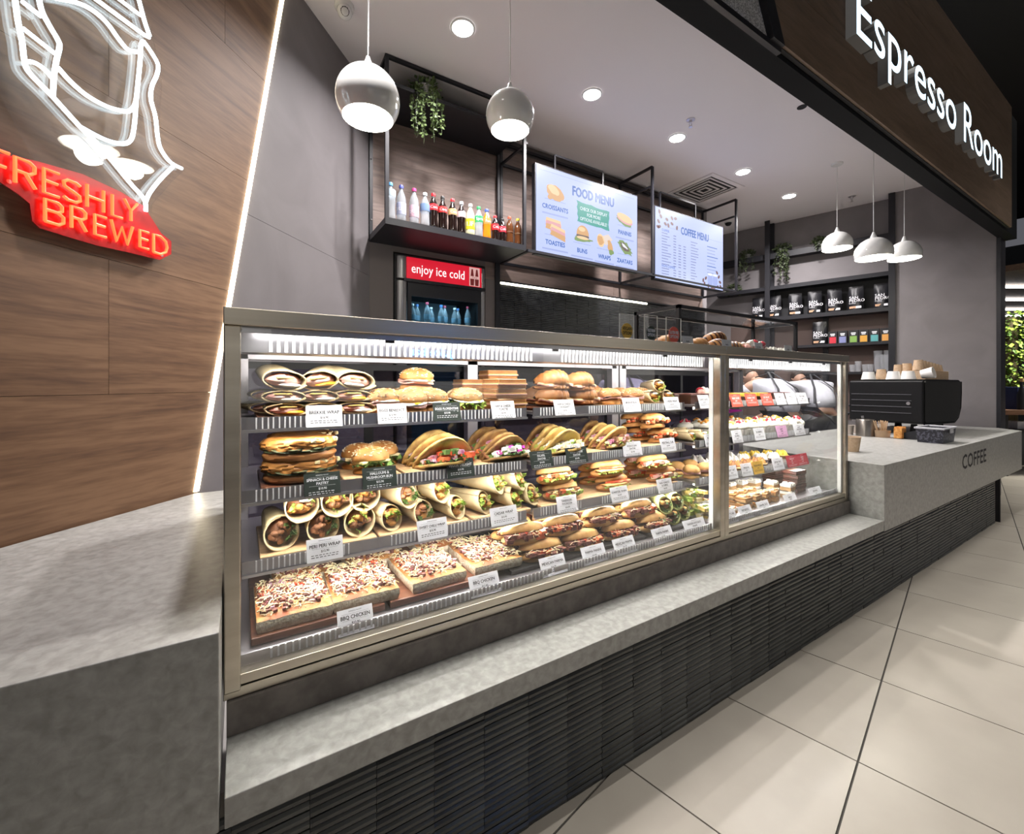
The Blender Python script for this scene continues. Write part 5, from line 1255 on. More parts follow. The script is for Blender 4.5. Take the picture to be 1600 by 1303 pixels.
for i, (u, d, dz, rz) in enumerate(((757, .06, 0, 18), (806, .055, 0, 16), (778, .062, .054, 24), (812, .066, .055, 22), (832, .06, 0, 12))): put(cw[i % 2], u, 2, d, BH + dz, rz, 'caesar chicken wrap in the pile at the gap between the shelves', 'caesar wraps')
tr_ = proto(B_roll(1, .075, .042, BREP, 'tandoori')); sr = proto(B_roll(2, .080, .036, BRED, 'schnitzel')); hr = proto(B_roll(3, .085, .036, BRED, 'salad'))
for i, (u, d, dz, q) in enumerate(((876, .075, 0, tr_), (866, .09, .058, tr_), (868, .20, 0, tr_), (957, .07, 0, sr), (948, .08, .056, sr), (930, .19, 0, sr), (928, .195, .056, sr), (1034, .07, 0, hr), (1020, .08, .056, hr), (1000, .19, 0, hr), (998, .195, .056, hr))):
    kind = {id(tr_): 'tandoori chicken focaccia roll', id(sr): 'schnitzel panini', id(hr): 'ham and tomato panini'}[id(q)]
    put(q, u, 2, d, BH + dz, -4, kind + (' stacked on the one at the front of the third shelf' if dz and d < .15 else ' stacked on the one at the back of the third shelf' if dz else ' lying at the front of the third shelf' if d < .15 else ' lying at the back of the third shelf'))
# --- deck
sb = [proto(B_slab(i)) for i in range(2)]
for i, (u, d, lab) in enumerate(((456, .175, 'shredded-cheese focaccia slice on the deck against the case end'), (562, .175, 'shredded-cheese focaccia slice with a torn corner on the first board'), (665, .175, 'shredded-cheese focaccia slice on the second board beside the gap'), (755, .175, 'shredded-cheese focaccia slice on the second board beside the paninis'))):
    put(sb[i % 2], u, 3, d, BD, (0, -2, 2, -1)[i], lab)
for i, (u, d) in enumerate(((470, .40), (575, .40), (675, .40))): put(sb[(i + 1) % 2], u, 3, d, BD, 1, 'shredded-cheese focaccia slice at the back of the deck', 'rear focaccia slices')
pr_ = [proto(B_roll(10 + i, .082, .034, BREP, 'bbq')) for i in range(3)]
rows = [(.09, 0, (846, 908, 968, 1016 + 4)), (.12, .056, (818, 878, 938, 996)), (.17, 0, (830, 890, 950, 1004)), (.19, .056, (800, 862, 925, 985))]
PRL = ('parma panini lying in the lower front row on the black tray', 'parma panini lying in the upper front row on the black tray', 'parma panini lying in the lower back row on the black tray', 'parma panini lying in the upper back row on the black tray')
for ri, (dd, dz, us) in enumerate(rows):
    for i, u in enumerate(us): put(pr_[(i + ri) % 3], u, 3, dd, .014 + dz, -3 + RN.uniform(-4, 4), PRL[ri], ('lower front paninis', 'upper front paninis', 'lower back paninis', 'upper back paninis')[ri])
sal = proto(B_roll(15, .085, .036, BREP, 'salad', .6))
for i, u in enumerate((792, 850, 905, 955)): put(sal, u, 3, .30, .014 + .056, 2, 'salami-topped panini at the back of the black tray', 'salami paninis')
gw = proto(B_cone(90, .030, .22, 'dark', TORG, .028))
for i, (u, d, dz, rz) in enumerate(((1030, .075, 0, -30), (1052, .09, 0, -34), (1068, .11, 0, -32), (1040, .085, .052, -33), (1058, .10, .052, -30))): put(gw, u, 3, d, .014 + dz, rz, 'green spinach wrap in the pile at the end of the deck', 'green spinach wraps')
# cling-wrapped salads at the end of the deck
t = proto(thing('wrapped_salad', '', 'salad')); mb = MB(); scatter(mb, 60, lambda R_: (R_.uniform(-.05, .05), R_.uniform(-.045, .045), R_.uniform(.004, .05)), .012, (0, 1, 2), random.Random(4)); mb.build('salad_mix', [LETT, CHEW, CHEE], t)
MB().blob((0, 0, .03), (.062, .058, .036), 20, 12, .12, 3, 2, 0, None, -.8).build('cling_film', CLING, t, True)
for i, (x, y, dz) in enumerate(((1.91, 1.30, 0), (1.93, 1.43, 0), (1.95, 1.56, 0), (1.92, 1.37, .062))): put(t, 0, 3, 0, 0, 20 * i, 'cling-wrapped salad in the cake case next to the steel post', 'wrapped salads', pos=V((x, y, ZD - .012 + dz)))

# ================================================================== CAKES in the second case
def B_cupcake(seed=0, top=CREAM, deco=None):
    t = thing('cupcake', '', 'cupcake'); R = random.Random(seed); mb = MB(); n = 28; vs = []
    for z, r in ((0, .024), (.034, .033)):
        for i in range(n): q = r * (1.05 if i % 2 else .97); vs.append((q * cos(2 * pi * i / n), q * sin(2 * pi * i / n), z))
    mb.add(vs, [(i, (i + 1) % n, n + (i + 1) % n, n + i) for i in range(n)] + [tuple(range(n))[::-1]]); mb.build('paper_case', CUPP, t)
    pts = []; rr = []
    for i in range(46):
        f = i / 45; a = f * 2 * pi * 3; pts.append((.024 * (1 - f) * cos(a), .024 * (1 - f) * sin(a), .038 + .034 * f)); rr.append(.013 * (1 - .72 * f))
    MB().tube(pts, rr, 8).build('icing_swirl', top, t, True, angle=80)
    mb = MB()
    for i in range(7): a = R.uniform(0, 6.3); q = R.uniform(.004, .022); mb.blob((q * cos(a), q * sin(a), .058 + (.022 - q) * .6), .006, 7, 5, .2, 1, i)
    mb.build('topping', deco or CARR, t, True)
    return t
cps = [proto(B_cupcake(1, CREAM, CARR)), proto(B_cupcake(2, CREAM, LEMC)), proto(B_cupcake(3, CREAM, STRW))]
def XP(x, k, dd, dz=0.0): return V((x, (YS if k < 3 else YG + .05) + dd, (ZS[k] if k < 3 else ZD - .012) + dz))
i = 0
for dd, xs in ((.05, (2.10, 2.20, 2.30, 2.40, 2.50, 2.60, 2.70, 2.80, 2.89)), (.15, (2.14, 2.24, 2.34, 2.44, 2.54, 2.64, 2.74, 2.84)), (.25, (2.10, 2.21, 2.32, 2.43, 2.54))):
    for x in xs:
        r_ = put(cps[i % 3], 0, 1, 0, 0, 30 * i, ('cream iced cupcake topped with orange crumbs', 'cream iced cupcake topped with yellow crumbs', 'cream iced cupcake topped with red berries')[i % 3] + ' in the cake case', ('orange topped cupcakes', 'yellow topped cupcakes', 'berry topped cupcakes')[i % 3], pos=XP(x, 1, dd)); r_.scale = (1.35, 1.35, 1.25); i += 1
def B_tart(seed, base, top, peaks, name, cat='tart'):
    t = thing(name, '', cat); MB().lathe([(.001, 0), (.030, 0), (.038, .018), (.034, .020), (.001, .018)], 24).build('pastry_shell', base, t, True)
    mb = MB()
    for i in range(peaks):
        a = 2 * pi * i / max(1, peaks - 1); q = .019 if i else 0; mb.lathe([(.015, .016), (.013, .026), (.007, .038), (.001, .046)], 12, 0, M.Translation((q * cos(a), q * sin(a), 0)))
    mb.build('peaked_topping', top, t, True)
    return t
lt = proto(B_tart(1, BISC, LEMC, 5, 'lemon_tart')); ct = proto(B_tart(2, CHOC, CREAM, 5, 'cream_tart')); ft = proto(B_tart(3, BISC, mat('fruit glaze', (.18, .04, .05), .2, 0, (.62, .33, .08), 60), 5, 'fruit_tart'))
for x, dd in ((2.62, .22), (2.71, .20), (2.80, .17), (2.88, .13)): put(lt, 0, 2, 0, 0, 0, 'tart with pointed yellow lemon meringue peaks', 'lemon meringue tarts', pos=XP(x, 2, dd)).scale = (1.15,) * 3
for x, dd in ((2.16, .16), (2.27, .16), (2.38, .15), (2.49, .15), (2.60, .11), (2.70, .09), (2.22, .26), (2.36, .26), (2.50, .25)): put(ct, 0, 2, 0, 0, 0, 'chocolate tart piled with white cream', 'cream tarts', pos=XP(x, 2, dd)).scale = (1.3,) * 3
for x, dd in ((2.14, .05), (2.25, .05), (2.36, .05), (2.47, .05)): put(ft, 0, 2, 0, 0, 0, 'glazed fruit tart at the front of the tart shelf', 'fruit tarts', pos=XP(x, 2, dd)).scale = (1.25,) * 3
def B_slice(layers, name, a=.035, b=.03, bits=None):
    t = thing(name, '', 'cake slice'); z = 0
    for i, (h, m, nm) in enumerate(layers):
        MB().box(-a, a, -b, b, z, z + h - .0003).build(nm, m, t, bevel=.002); z += h
    if bits: mb = MB(); scatter(mb, 26, lambda R_: (R_.uniform(-a, a) * .85, R_.uniform(-b, b) * .85, z + R_.uniform(0, .006)), .006, tuple(range(len(bits))), random.Random(3)); mb.build('crumble', bits, t)
    return t
brn = proto(B_slice([(.012, CHOC, 'cake_layer'), (.004, BBQ, 'ganache_layer'), (.008, CHOC, 'cake_layer')], 'brownie', .055, .04)); cml = proto(B_slice([(.012, BISC, 'biscuit_layer'), (.012, mat('caramel', (.42, .20, .06), .4), 'caramel_layer')], 'caramel_slice', .034, .028, [CREAM, CHEW, BISC])); frn = proto(B_slice([(.014, BISC, 'biscuit_layer'), (.010, CREAM, 'cream_layer')], 'fruit_crumble_slice', .034, .028, [CREAM, TOMA, CHEW])); vns = proto(B_slice([(.020, BISC, 'cake_layer'), (.014, CREAM, 'cream_layer')], 'cream_slice', .034, .028, [CREAM]))
for lv in range(5): put(brn, 0, 3, 0, 0, (3, -4, 2, 5, -3)[lv], 'dark chocolate brownie in the tall stack on the deck', 'stacked brownies', pos=XP(2.80, 3, .13, .026 * lv))
for lv in range(5): put(brn, 0, 3, 0, 0, (-3, 4, -2, 1, 3)[lv], 'dark chocolate brownie in the stack behind the tall one', 'rear stacked brownies', pos=XP(2.82, 3, .26, .026 * lv))
for i, (x, dd) in enumerate(((2.20, .09), (2.29, .09), (2.38, .09), (2.47, .09), (2.22, .17), (2.31, .17), (2.40, .17))):
    for lv in range(2): put(cml, 0, 3, 0, 0, 4 * i, 'caramel slice with pale crumble in the rows on the deck', 'caramel slices', pos=XP(x, 3, dd, .034 * lv))
for i, (x, dd) in enumerate(((2.05, .08), (2.06, .16), (2.07, .24))): put(frn, 0, 3, 0, 0, 5, 'red and white crumble slice beside the post between the cases', 'crumble slices', pos=XP(x, 3, dd))
for i, (x, dd) in enumerate(((2.36, .27), (2.46, .26), (2.56, .24), (2.60, .16), (2.62, .08))):
    for lv in range(2): put(vns, 0, 3, 0, 0, 5, 'sponge slice topped with thick cream on the deck', 'cream slices', pos=XP(x, 3, dd, .040 * lv))
def B_mer(seed):
    t = thing('meringue', '', 'meringue'); mb = MB()
    for i in range(7): R = random.Random(seed * 10 + i); mb.blob((R.uniform(-.03, .03), R.uniform(-.03, .03), .02 + R.uniform(0, .05)), (.022, .022, .02), 10, 7, .35, 2, i, i % 3)
    mb.build('meringue_mass', [CREAM, HAMM, STRW], t, True); return t
mg = proto(B_mer(2))
for x, dd in ((2.16, .09), (2.20, .20)): put(mg, 0, 0, 0, 0, 0, 'pink and white meringue pile on the top cake shelf', 'meringues', pos=XP(x, 0, dd))
yc = proto(B_slice([(.03, CHOC, 'cake_layer'), (.02, LEMC, 'custard_layer')], 'custard_slice', .035, .03))
for x, dd in ((2.34, .10), (2.46, .10), (2.58, .10)): put(yc, 0, 0, 0, 0, 0, 'yellow topped custard slice behind the red price cards', 'custard slices', pos=XP(x, 0, dd))
ch_ = proto(B_slice([(.045, CHOC, 'cake_layer'), (.006, BBQ, 'glaze_layer')], 'chocolate_cake', .04, .035))
for x, dd in ((1.93, .10), (2.04, .10), (1.95, .21), (2.06, .21), (2.36, .21), (2.48, .21), (2.60, .21), (2.70, .10), (2.80, .09)): put(ch_, 0, 0, 0, 0, 0, 'dark chocolate cake block on the top cake shelf', 'chocolate cakes', pos=XP(x, 0, dd))
scn = proto(B_bun(77, (.042, .040, .030), BREP, None, 'ham', False))
for x, dd in ((1.90, .07), (2.01, .07), (1.92, .17), (2.03, .17), (1.94, .27)): put(scn, 0, 2, 0, 0, 0, 'pale scone filled with ham beside the post between the cases', 'filled scones', pos=XP(x, 2, dd))
for x, dd in ((1.90, .07), (1.99, .06), (1.92, .17), (2.02, .17)): put(ew, 0, 1, 0, 0, 10, 'small wrap in pale tortilla beside the cupcakes', 'wraps beside the cupcakes', pos=XP(x, 1, dd))
# pink tongs lying across the cupcakes
p = SP(1243, 1, .06, .10); p = V((2.72, 1.68, ZS[1] + .10)); t = thing('serving_tongs', 'bright pink serving tongs lying over the cupcake shelf', 'tongs', p)
pm = mat('magenta plastic', (.62, .02, .45), .3)
for z in (0, .016): MB().tube([(-.11, 0, z), (0, -.01, z), (.13, -.02, .008)], [.006, .005, .007], 8).build('tong_arm', pm, t, True)
for z in (-.1,): MB().box(-.10, .12, -.01, .05, z - .0, z + .09).build('tong_rest', mat('tong tray', (.2, .2, .22), .4, alpha=.5), t)
for o in PROTO:
    for c_ in list(o.children):
        for g in list(c_.children): bpy.data.objects.remove(g)
        bpy.data.objects.remove(c_)
    bpy.data.objects.remove(o)

# ================================================================== PRICE CARDS
DARKC = mat('dark green card', (.022, .032, .026), .5); REDC = mat('red card', (.80, .10, .06), .6); GOLD = mat('mustard card', (.70, .42, .06), .6); CRIM = mat('crimson card', (.50, .05, .07), .6); PKC = mat('pink card', (.78, .45, .68), .6)
def card(u, k, wpx, lines, price='$16.90', kind='w', tilt=15, hz=None):
    if k == 3: tilt = 26
    base = {'w': WHITEC, 'd': DARKC, 'r': REDC, 'g': GOLD, 'c': CRIM, 'p': PKC}[kind]; ink = INK if kind in 'wgp' else WHITEC
    y = YS - .013 if k < 3 else YG + .0265; a = at(u - wpx / 2, 600, Y=y); b = at(u + wpx / 2, 600, Y=y); w = b.x - a.x; h = hz or .060
    z = (ZS[k] - .0165 if k < 3 else .5645)
    cn = {'w': 'white', 'd': 'dark green', 'r': 'red', 'g': 'mustard', 'c': 'crimson', 'p': 'pink'}[kind]
    t = thing('price_card', '%s price card reading %s' % (cn, ' '.join(lines)), 'price card', ((a.x + b.x) / 2, y, z), 0, None, (rad(-tilt), 0, rad(RN.uniform(-1.5, 1.5))))
    MB().box(-w / 2, w / 2, 0, .0008, 0, h).build('card', base, t)
    mb = MB(); T = M(((1, 0, 0, 0), (0, 0, -1, -.0003), (0, 1, 0, 0), (0, 0, 0, 1)))
    n = len(lines); fs_ = min(.0125 if n == 1 else .0105, .0125 * w * .86 / max(textwidth(s, .0125, 2, .9) for s in lines))
    addtext(mb, 'ESPRESSO ROOM', .0042, T @ M.Translation((0, h * .87, 0)), 0, 'C'); mb.box(-w * .38, w * .38, h * .80, h * .806, 0, .0001, 0, T)
    y0 = h * .60 if n == 1 else h * .645
    for i, s in enumerate(lines): addtext(mb, s, fs_, T @ M.Translation((0, y0 - i * fs_ * 1.05, 0)), 0, 'C', 2, .9, .022)
    yy = y0 - (n - 1) * fs_ * 1.05 - .0035; mb.box(-w * .36, w * .36, yy, yy + .0004, 0, .0001, 0, T)
    addtext(mb, price, .0085, T @ M.Translation((0, yy - .0095, 0)), 0, 'C', 2, .9, .02)
    R = random.Random(u)
    for i in range(2):
        x = -w * .38
        while x < w * .34:
            l = R.uniform(.004, .009); mb.box(x, min(x + l, w * .38), yy - .0165 - i * .0055, yy - .0148 - i * .0055, 0, .0001, 0, T); x += l + .003
    mb.build('card_print', ink, t)
    return t
for a_ in ((507, 0, 57, ['BREKKIE WRAP']), (614, 0, 46, ['EGGS BENEDICT']), (700, 0, 43, ['EGGS FLORENTINE'], '$15.90', 'd'), (788, 0, 37, ['HAM & CHEESE', 'TOASTIE'], '$9.90'), (884, 0, 32, ['HAM & CHEESE', 'CROISSANT'], '$9.90'), (989, 0, 27, ['BREKKIE BUN'], '$12.90'), (1052, 0, 23, ['CHEESE WRAP'], '$12.90'),
           (504, 1, 57, ['SPINACH & CHEESE', 'PASTRY'], '$10.90', 'd'), (594, 1, 53, ['HALLOUMI &', 'MUSHROOM BUN'], '$15.90', 'd'), (721, 1, 42, ['VEGGIE DELIGHT'], '$15.90', 'd'), (848, 1, 35, ['FALAFEL', 'ZAATAR'], '$14.90', 'd'), (903, 1, 33, ['THREE CHEESE', 'ZAATAR'], '$14.90', 'd'), (990, 1, 28, ['MOROCCAN', 'ZAATAR'], '$14.90'), (1046, 1, 23, ['MEATBALL SUB'], '$14.90'),
           (508, 2, 57, ['PERI PERI WRAP'], '$15.90'), (677, 2, 47, ['SWEET CHILLI WRAP'], '$15.90'), (789, 2, 42, ['CAESAR WRAP'], '$15.90'), (888, 2, 31, ['TANDOORI', 'FOCACCIA'], '$16.90'), (970, 2, 27, ['SCHNITZEL PANINI'], '$16.90'), (1041, 2, 23, ['HAM, TOMATO', '& CHEESE'], '$14.90'),
           (557, 3, 56, ['BBQ CHICKEN'], '$12.90'), (868, 3, 39, ['MEXICAN PARMA'], '$16.90'), (932, 3, 36, ['PARMA PANINI'], '$16.90'), (1090, 3, 32, ['CHICKEN AVOCADO', 'WRAPS'], '$14.90')): card(*a_)
for a_, lab in (((760, 3, 46, ['BBQ CHICKEN'], '$12.90'), 'white price card reading BBQ CHICKEN in front of the second focaccia board'), ((980, 3, 33, ['MEXICAN PARMA'], '$16.90'), 'white price card reading MEXICAN PARMA between two parma panini cards'), ((1040, 3, 31, ['PARMA PANINI'], '$16.90'), 'white price card reading PARMA PANINI nearest the green wraps')):
    card(*a_)['label'] = lab
for u, kd, ln in ((1153, 'r', 'BERRY BOMB'), (1177, 'r', 'CHERRY TART'), (1201, 'r', 'RED VELVET')): card(u, 0, 17, [ln], '$8.90', kd, 16, .068)
card(1103, 0, 17, ['CHOC SLICE'], '$7.90', 'w', 16, .066); card(1111, 1, 15, ['ROLLS'], '$7.90', 'w', 14, .06)
for u, ln in ((1222, 'CARROT'), (1239, 'VANILLA'), (1256, 'MUD CAKE')): card(u, 0, 15, [ln], '$7.90', 'w', 16, .068)
for u, kd, ln in ((1154, 'w', ['APPLE', 'CRUMBLE']), (1189, 'w', ['BLUEBERRY']), (1224, 'p', ['BERRY', 'SWIRL']), (1251, 'w', ['WHITE', 'CHOCOLATE'])): card(u, 1, 16, ln, '$6.50', kd, 14, .066)
for u, kd, ln in ((1146, 'w', ['FRUIT TART']), (1169, 'w', ['PAVLOVA']), (1187, 'g', ['PASSIONFRUIT']), (1218, 'w', ['LEMON TART']), (1240, 'c', ['MERINGUE', 'PIE']), (1256, 'c', ['LEMON', 'CURD'])): card(u, 2, 16, ln, '$7.50', kd, 14, .066)
for u, ln in ((1145, ['ROCKY ROAD']), (1170, ['HEDGEHOG']), (1198, ['CARAMEL SLICE']), (1240, ['VANILLA', 'SLICE']), (1279, ['BROWNIE'])): card(u, 3, 19, ln, '$6.90', 'w', 14, .06)

# ================================================================== GLASS CABINET AND SIGNS ON TOP OF THE CASES
ZT = 1.366
g = thing('pastry_cabinet', 'small black framed glass cabinet of pastries standing on top of the cases', 'glass cabinet', (1.66, 1.25, ZT))
w, d, h = 1.06, .26, .19
for x in (.008, w - .008):
    for y in (.008, d - .008): MB().box(x - .008, x + .008, y - .008, y + .008, 0, h).build('post', BLACK, g)
for a, b in (((0, .008, h - .008), (w, .008, h - .008)), ((0, d - .008, h - .008), (w, d - .008, h - .008)), ((.008, 0, h - .008), (.008, d, h - .008)), ((w - .008, 0, h - .008), (w - .008, d, h - .008)), ((0, d - .008, .006), (w, d - .008, .006))):
    MB().bar(a, b, .016).build('edge_bar', BLACK, g)
MB().box(.016, w - .016, .016, d - .016, h - .010, h - .006).build('glass_top', GLASS, g); MB().box(.016, w - .016, .006, .009, .0, h - .016).build('glass_front', GLASS, g)
for x in (.006, w - .009): MB().box(x, x + .003, .016, d - .016, .0, h - .016).build('glass_side', GLASS, g)
MB().tube([(.02, d * .6, .10), (.24, d * .6, .10)], .002, 6).build('door_rail', STEELW, g); MB().tube([(.02, d * .75, .075), (.24, d * .75, .075)], .002, 6).build('door_rail', STEELW, g)
def TP(u, y): p = at(u, 540, Y=y); return V((p.x, y, ZT))
PR2 = []
cp = B_croissant(3, False); cp.name = 'plain_croissant'; sw_ = B_croissant(4, False, True, 'chocolate_croissant'); PR2 += [cp, sw_]
put(cp, 0, 0, 0, 0, 10, 'plain golden croissant inside the glass cabinet on the cases', None, pos=TP(1093, 1.34)); put(cp, 0, 0, 0, 0, -14, 'plain croissant beside the cabinet post behind the red dietary sign', None, pos=TP(1046, 1.33))
put(sw_, 0, 0, 0, 0, 6, 'chocolate striped croissant lying low in the glass cabinet', None, pos=TP(1122, 1.32)); put(sw_, 0, 0, 0, 0, -8, 'chocolate striped croissant stacked highest in the glass cabinet', None, pos=TP(1120, 1.36) + V((0, 0, .045))); put(sw_, 0, 0, 0, 0, -30, 'chocolate striped croissant behind the middle cabinet card', None, pos=TP(1146, 1.36))
md = B_mer(5); PR2.append(md); md.name = 'almond_pastry'
for u, y in ((1168, 1.33), (1180, 1.36)): put(md, 0, 0, 0, -.012, 20, 'crumbly pink and white pastry in the glass cabinet', 'crumbly pastries', pos=TP(u, y) + V((0, 0, .001)))
ck = B_tart(9, CHOC, CREAM, 6, 'chocolate_bite', 'cake'); PR2.append(ck)
for u, y in ((1203, 1.32), (1211, 1.34), (1219, 1.33)): put(ck, 0, 0, 0, 0, 0, 'small chocolate cake dotted with cream in the glass cabinet', 'chocolate bites', pos=TP(u, y))
for o in PR2:
    for c_ in list(o.children):
        for q in list(c_.children): bpy.data.objects.remove(q)
        bpy.data.objects.remove(c_)
    bpy.data.objects.remove(o)
def topcard(u, lines, wpx=17):
    y = 1.262; p = TP(u, y); a = at(u - wpx / 2, 540, Y=y).x; b = at(u + wpx / 2, 540, Y=y).x; t = thing('cabinet_card', 'white card reading %s inside the glass cabinet' % ' '.join(lines), 'price card', p, 0, None, (rad(-8), 0, 0))
    MB().box(a - p.x, b - p.x, 0, .001, 0, .055).build('card', WHITEC, t); mb = MB(); T = M(((1, 0, 0, 0), (0, 0, -1, -.0003), (0, 1, 0, 0), (0, 0, 0, 1)))
    for i, s in enumerate(lines): addtext(mb, s, .0115, T @ M.Translation((0, .026 - i * .0125, 0)), 0, 'C', 2, .75, .02)
    mb.box(-.02, .02, .042, .0425, 0, .0001, 0, T); mb.build('card_print', INK, t)
topcard(1076, ['PLAIN', 'CROISSANT']); topcard(1137, ['CHOC', 'CROISSANT'], 15); topcard(1187, ['ALMOND'], 12); topcard(1233, ['BITES'], 11)
for (u0, u1, vt, vc, ru, nm, col, lines) in ((968, 991, 489, 517, 8.6, 'yellow', (.80, .50, .08), ('VEGAN', 'OPTIONS')), (1007, 1027.5, 491, 520, 7.2, 'black', (.012, .03, .02), ('VEGETARIAN', 'OPTIONS')), (1041, 1064.5, 495, 523, 8.2, 'red', (.80, .12, .08), ('GLUTEN FREE', 'OPTIONS'))):
    y = 1.22; a = at(u0, vt, Y=y); b = at(u1, vt, Y=y); t = thing('dietary_sign', 'clear acrylic stand with a round %s sticker reading %s' % (nm, ' '.join(lines)), 'sign', ((a.x + b.x) / 2, y, ZT)); w = b.x - a.x; h = a.z - ZT
    MB().box(-w / 2, w / 2, 0, .003, 0, h).build('acrylic_sheet', glassmat('acrylic', (.97, .97, .97), .01, .05), t); MB().box(-w / 2, w / 2, 0, .05, 0, .003).build('foot', glassmat('acrylic'), t)
    mb = MB(); e_ = mat('acrylic edge', (.7, .72, .72), .3)
    for x in (-w / 2, w / 2 - .0015): mb.box(x, x + .0015, -.0004, .0034, 0, h)
    mb.box(-w / 2, w / 2, -.0004, .0034, h - .0015, h); mb.build('bright_edge', e_, t)
    r = (at(u0 + 2 * ru, 500, Y=y).x - at(u0, 500, Y=y).x) / 2; zc = at((u0 + u1) / 2, vc, Y=y).z - ZT; zc = max(zc, r * .8)
    MB().lathe([(.0001, 0), (r, 0), (r, .001), (.0001, .001)], 32, 0, M.Translation((0, -.0002, zc)) @ M.Rotation(rad(90), 4, 'X')).build('round_sticker', mat('sticker ' + nm, col, .5), t)
    mb = MB()
    for i, s in enumerate(lines): addtext(mb, s, .019, M(((1, 0, 0, 0), (0, 0, -1, -.0016), (0, 1, 0, zc + .003 - i * .018), (0, 0, 0, 1))), 0, 'C', 2, min(1, r * 1.7 / textwidth(s, .019)), .02)
    mb.build('sticker_print', INK if nm == 'yellow' else WHITEC, t)

# ================================================================== COFFEE COUNTER
ZC = .749
mx0, mx1, my0, my1 = 5.02, 6.10, 1.30, 1.84
em_ = thing('espresso_machine', 'large matt black espresso machine on the coffee counter with cups on top', 'espresso machine', (mx0, my0, ZC))
mw, mdp = mx1 - mx0, my1 - my0
MBK = mat('machine black', (.005, .005, .006), .5, spec=.3); MBS = mat('machine grey black back', (.016, .016, .015), .5, spec=.3)
prof = [(.0, .13), (.03, .10), (mw - .22, .08), (mw - .10, .12), (mw - .02, .22), (mw, .36), (mw, .475), (mw - .02, .485), (.02, .485), (.0, .475)]
# back panel (customer side), end panel and body
mb = MB(); T = M(((1, 0, 0, 0), (0, 0, 1, 0), (0, 1, 0, 0), (0, 0, 0, 1)))
MB().prism(prof, .012, mdp - .10, 0, T).build('body', MBK, em_)
ins = [(x * .96 + .02, z * .95 + .016) for x, z in prof]; MB().prism(ins, .0, .014, 0, T).build('back_panel', MBS, em_)
MB().tube([(x, .006, z) for x, z in prof[1:7]], .008, 8).build('curved_trim', MBK, em_, True)
e = MB().box(-.022, .0, .0, mdp, .11, .48).build('end_panel', MBK, em_, bevel=.012)
for z in (.19, .245, .30, .355): MB().box(-.026, -.022, .08, mdp - .02, z, z + .006).build('end_groove', mat('machine trim', (.10, .10, .11), .3), e)
MB().box(.0, mw, .02, mdp - .02, .485, .492).build('cup_rail_tray', MBS, em_)
for x in (.12, mw - .25):
    for y in (.1, mdp - .12): MB().lathe([(.001, 0), (.03, 0), (.03, .02), (.022, .09), (.001, .09)], 16, 0, M.Translation((x, y, 0))).build('foot', MBK, em_, True)
MB().lathe([(.001, 0), (.014, .0), (.014, .004), (.001, .004)], 16, 0, M.Translation((-.023, .10, .28)) @ M.Rotation(rad(-90), 4, 'Y')).build('badge', STEELW, em_)
for x in (.25, .52, .8):
    gh = MB().lathe([(.001, 0), (.035, 0), (.035, .06), (.001, .06)], 16, 0, M.Translation((x, mdp - .05, .26))).build('group_head', STEELW, em_, True); MB().tube([(x, mdp - .05, .25), (x, mdp + .10, .235)], .013, 8).build('portafilter', BLACK, gh, True)
MB().box(.04, mw - .12, mdp - .16, mdp, .09, .12).build('drip_tray', STEELW, em_)
ZM = ZC + .492
KRAFT = mat('kraft paper cup', (.50, .36, .24), .7, 0, (.42, .29, .18), 60); PAPW = mat('white paper cup', (.80, .78, .75), .6)
def papercup(p, r, h, m, lab, grp, up=False, tilt=0):
    t = thing('paper_cup', lab, 'paper cup', p, 0, grp, (rad(tilt), 0, 0))
    k = [(.001, h * .04), (r * .72, h * .04), (r * .72, 0), (r * .76, 0), (r, h * .97), (r * 1.04, h * .985), (r, h), (r * .96, h), (r * .72, h * .06)] if up else [(r * .96, 0), (r * 1.04, .004), (r * 1.02, .010), (r, .010), (r * .76, h), (r * .70, h), (r * .70, h - .004), (.001, h - .004)]
    MB().lathe(k, 24).build('cup_wall', m, t, True); return t
def CP(u, y, z): p = at(u, 600, Y=y); return (p.x, y, z)
L_ = 'tall upside down kraft paper cup on the espresso machine'
for u, y, h in ((1404, 1.62, .15), (1417, 1.56, .16), (1424, 1.66, .15), (1438, 1.46, .175), (1447, 1.52, .18)): papercup(CP(u, y, ZM), .045, h, KRAFT, L_, 'tall kraft cups on the machine')
for i in range(7): papercup((mx0 + .38 + .09 * i, 1.44, ZM + .085), .042, .10 - .006 * i, KRAFT, 'small kraft paper cup standing in the cardboard cup tray', 'kraft cups in the tray')
t = MB().box(0, .68, 0, .12, 0, .085).build('cup_carton', KRAFT, None, bevel=.004, loc=(mx0 + .34, 1.38, ZM)); tag(t, 'long low kraft cardboard tray full of cups on the espresso machine', 'carton')
for u, y in ((1357, 1.72), ): papercup(CP(u, y, ZM), .055, .075, PAPW, 'short white paper cup alone at the end of the espresso machine', None)
papercup(CP(1377, 1.66, ZM), .045, .10, KRAFT, 'kraft paper cup between the white cups on the machine', None)
for u, y in ((1396, 1.56), (1419, 1.46), ): papercup(CP(u, y, ZM), .055, .078, PAPW, 'upside down white paper bowl along the front of the machine top', 'white paper bowls on the machine')
papercup((CP(1440, 1.37, 0)[0], 1.37, ZM + .045), .05, .085, PAPW, 'white paper cup lying on its side on the machine top', None, True, 78)
